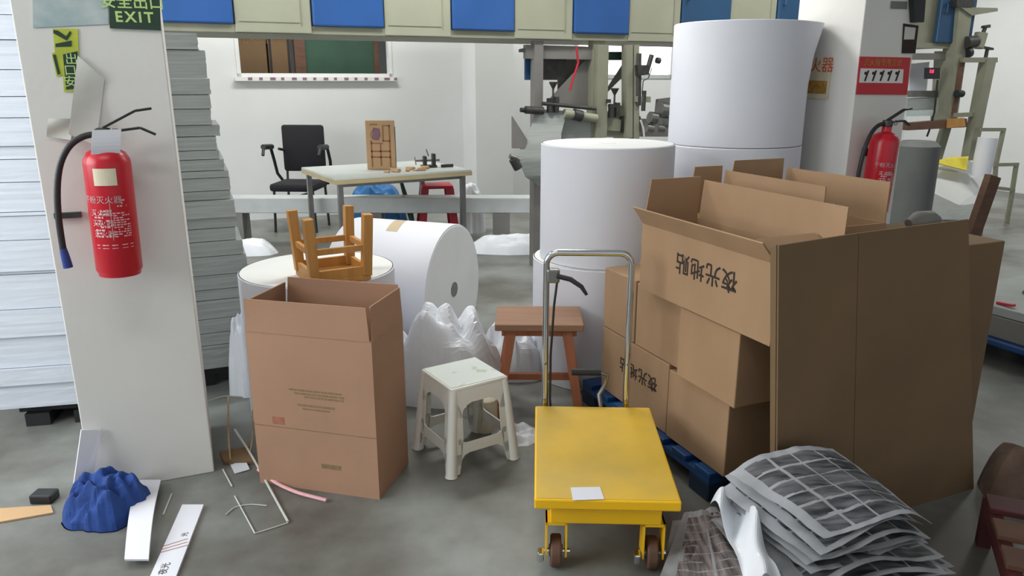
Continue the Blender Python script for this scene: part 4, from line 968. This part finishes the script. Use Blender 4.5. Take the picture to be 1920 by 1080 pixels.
# ------------------------------------------------------------------ second blue pallet with sheets at the right
pq = G(1870, 655)
bp = thing('plastic_pallet', 'blue pallet with flat sheets near the white wall', 'pallet', (3.05, 4.05, 0), PH, 'pallets')
MB().bbox(-.5, .5, -.4, .4, .115, .15, .008).build('deck', 'pallet_blue', bp)
for x in (-.5, -.07, .36):
    for y in (-.4, .26): MB().bbox(x, x+.14, y, y+.14, 0, .114, .01).build('block', 'pallet_blue', bp)
for k, (h, m, l) in enumerate(((.12, 'mgrey', 'thick grey bundle of sheets lying on the pallet near the white wall'), (.05, 'paper_g', 'pale stack of loose sheets topping the bundle on the pallet'))):
    o = tag(MB().bbox(-.46, .46, -.38, .38, 0, h, .006).build('sheet_bundle', m, loc=tuple(ab(0, 0, 0)+Vector((3.05, 4.05, .151+.122*k))), rz=PH+.05*k), l, 'sheets')
blob('black_rag', 'black', 3.10, 4.12, .16, .1, .06, 'black rag lying on the pale sheets by the white wall', 'rag', 61, .5, z0=0).location = (3.08, 4.1, .325)
o = MB().bar((0, 0, 0), (.03, -.09, .01), .025, .012).build('red_tool_handle', 'red_plastic', loc=(2.66, 3.92, .33)); tag(o, 'short red handle lying on the pale sheets', 'tool')

# ------------------------------------------------------------------ bits on the floor near the pillar
bc_ = G(207, 962)
blob('blue_cloth', 'blue_cloth', bc_.x, bc_.y, .15, .12, .19, 'crumpled blue cloth heaped at the foot of the near pillar', 'cloth', 71, .62, fl=5, sharp=3.4, nn=72)
sb = thing('carton_strip', 'upright white carton strip with print leaning against the near pillar', 'cardboard', tuple(G(140, 958)))
MB().slab([G(130, 962), G(166, 950), Vector(G(166, 950))+Z*.0+Vector((0.03, .1, .26)), Vector(G(130, 962))+Vector((.03, .1, .28))], .012).build('strip', 'paper', sb, world=True)
tag(MB().grid(lambda u, v: G(236+45*u+22*(1-v), 1062-150*(1-v)) + Z*(.02+.03*sin(v*pi)) , 4, 12, .008).build('paper_strip', 'paper', loc=tuple(G(255, 1055)), world=True, smooth=True), 'bent plain white strip on the floor beside the blue cloth', 'paper strip')
bs = thing('label_strip', 'white printed strip with red lines on the floor by the pillar', 'paper strip', tuple(G(330, 1010)))
MB().slab([G(274, 1100, .006), G(322, 1105, .006), G(382, 948, .006), G(342, 948, .006)], .01, Z).build('strip', 'paper', bs, world=True)
g = MB()
for k in range(3): g.bar(G(300, 1036-5*k, .0115), G(352, 1022-6*k, .0115), .003, .0006)
g.build('red_lines', 'ink_r', bs, world=True)
dv = (G(362, 950)-G(300, 1095)).normalized()
tc = G(309, 1066, .0113); text('strip_lettering', '夜光', .03, 'ink', bs, frame(tc, dv, Z.cross(dv)))
tc = G(347, 1002, .0113); text('strip_lettering', '光', .024, 'ink', bs, frame(tc, dv, Z.cross(dv)))
def strand(pts, r, m, label, name='plastic_strap', cat='strap'):
    P = [G(x, y, z) for x, y, z in pts]; Q = []
    for i in range(len(P)-1):
        for k in range(5): Q.append(P[i].lerp(P[i+1], k/5))
    Q.append(P[-1])
    for _ in range(3): Q = [Q[0]]+[(Q[i-1]+Q[i]*2+Q[i+1])/4 for i in range(1, len(Q)-1)]+[Q[-1]]
    return tag(MB().tube(Q, r, 6).build(name, m, loc=(P[0].x, P[0].y, 0), world=True, smooth=True), label, cat, 'loose straps on the floor')
strand(((540, 978, .006), (508, 920, .006), (470, 850, .03), (440, 805, .10)), .0045, 'notepaper', 'pale strap standing up beside the standing carton')
strand(((612, 938, .008), (560, 925, .01), (520, 908, .01), (484, 880, .03)), .007, 'label_pink', 'pinkish strap along the bottom of the standing carton')
strand(((433, 870, .004), (428, 820, .1), (428, 742, .12)), .0035, 'card_e', 'thin yellow strap rising behind the pillar foot')
strand(((392, 752, .14), (420, 742, .15), (455, 745, .14)), .0035, 'notepaper', 'pale curved strap between the grey stack and upright roll')
strand(((423, 965, .004), (440, 950, .004), (470, 945, .004), (500, 948, .004)), .002, 'notepaper', 'thin white string curled on the floor')
strand(((440, 930, .004), (470, 985, .004), (478, 1000, .004)), .0025, 'notepaper', 'short white strip crossing the curled string')
strand(((478, 1000, .004), (510, 990, .004), (540, 980, .004)), .002, 'notepaper', 'faint pale strand joining the strap end')
strand(((418, 880, .004), (435, 912, .004)), .003, 'notepaper', 'tiny pale strip at the foot of the near pillar')
strand(((306, 965, .004), (322, 926, .004)), .003, 'notepaper', 'tiny pale strip between the printed strip and pillar')
strand(((473, 770, .1), (474, 820, .08), (468, 852, .03)), .003, 'card_e', 'thin tan strap against the side of the standing carton')
tag(MB().slab([G(432, 872, .006), G(460, 862, .012), G(468, 880, .006), G(440, 888, .004)], .003, Z).build('paper_scrap', 'paper', loc=tuple(G(450, 875)), world=True), 'small white paper scrap on the floor by the pillar corner', 'paper')
tag(MB().slab([G(412, 850, .03), G(470, 840, .03), G(478, 868, .01), G(420, 868, .01)], .02).build('brown_scrap', 'card_d', loc=tuple(G(445, 855)), world=True), 'brown cardboard scrap behind the pillar corner', 'cardboard')
tag(MB().slab([G(-60, 990, .004), G(-60, 958, .004), G(95, 948, .004), G(100, 962, .004)], .006, Z).build('plywood_strip', 'wood_b', loc=tuple(G(20, 970)), world=True), 'tan wooden strip on the floor at the window side', 'strip')
tag(MB().slab([G(1105, 752, .005), G(1140, 750, .005), G(1145, 765, .005), G(1108, 768, .005)], .006, Z).build('paper_scrap', 'paper', loc=tuple(G(1120, 760)), world=True), 'white paper scrap on the floor between the cart handle and pallet', 'paper')
tag(MB().bbox(-.04, .04, -.03, .03, 0, .035, .006).build('black_block', 'black', loc=tuple(G(85, 938))), 'small black block on the floor beyond the blue cloth', 'block')
for o in bpy.data.objects:
    for k in ('_l', '_r'):
        if k in o: del o[k]
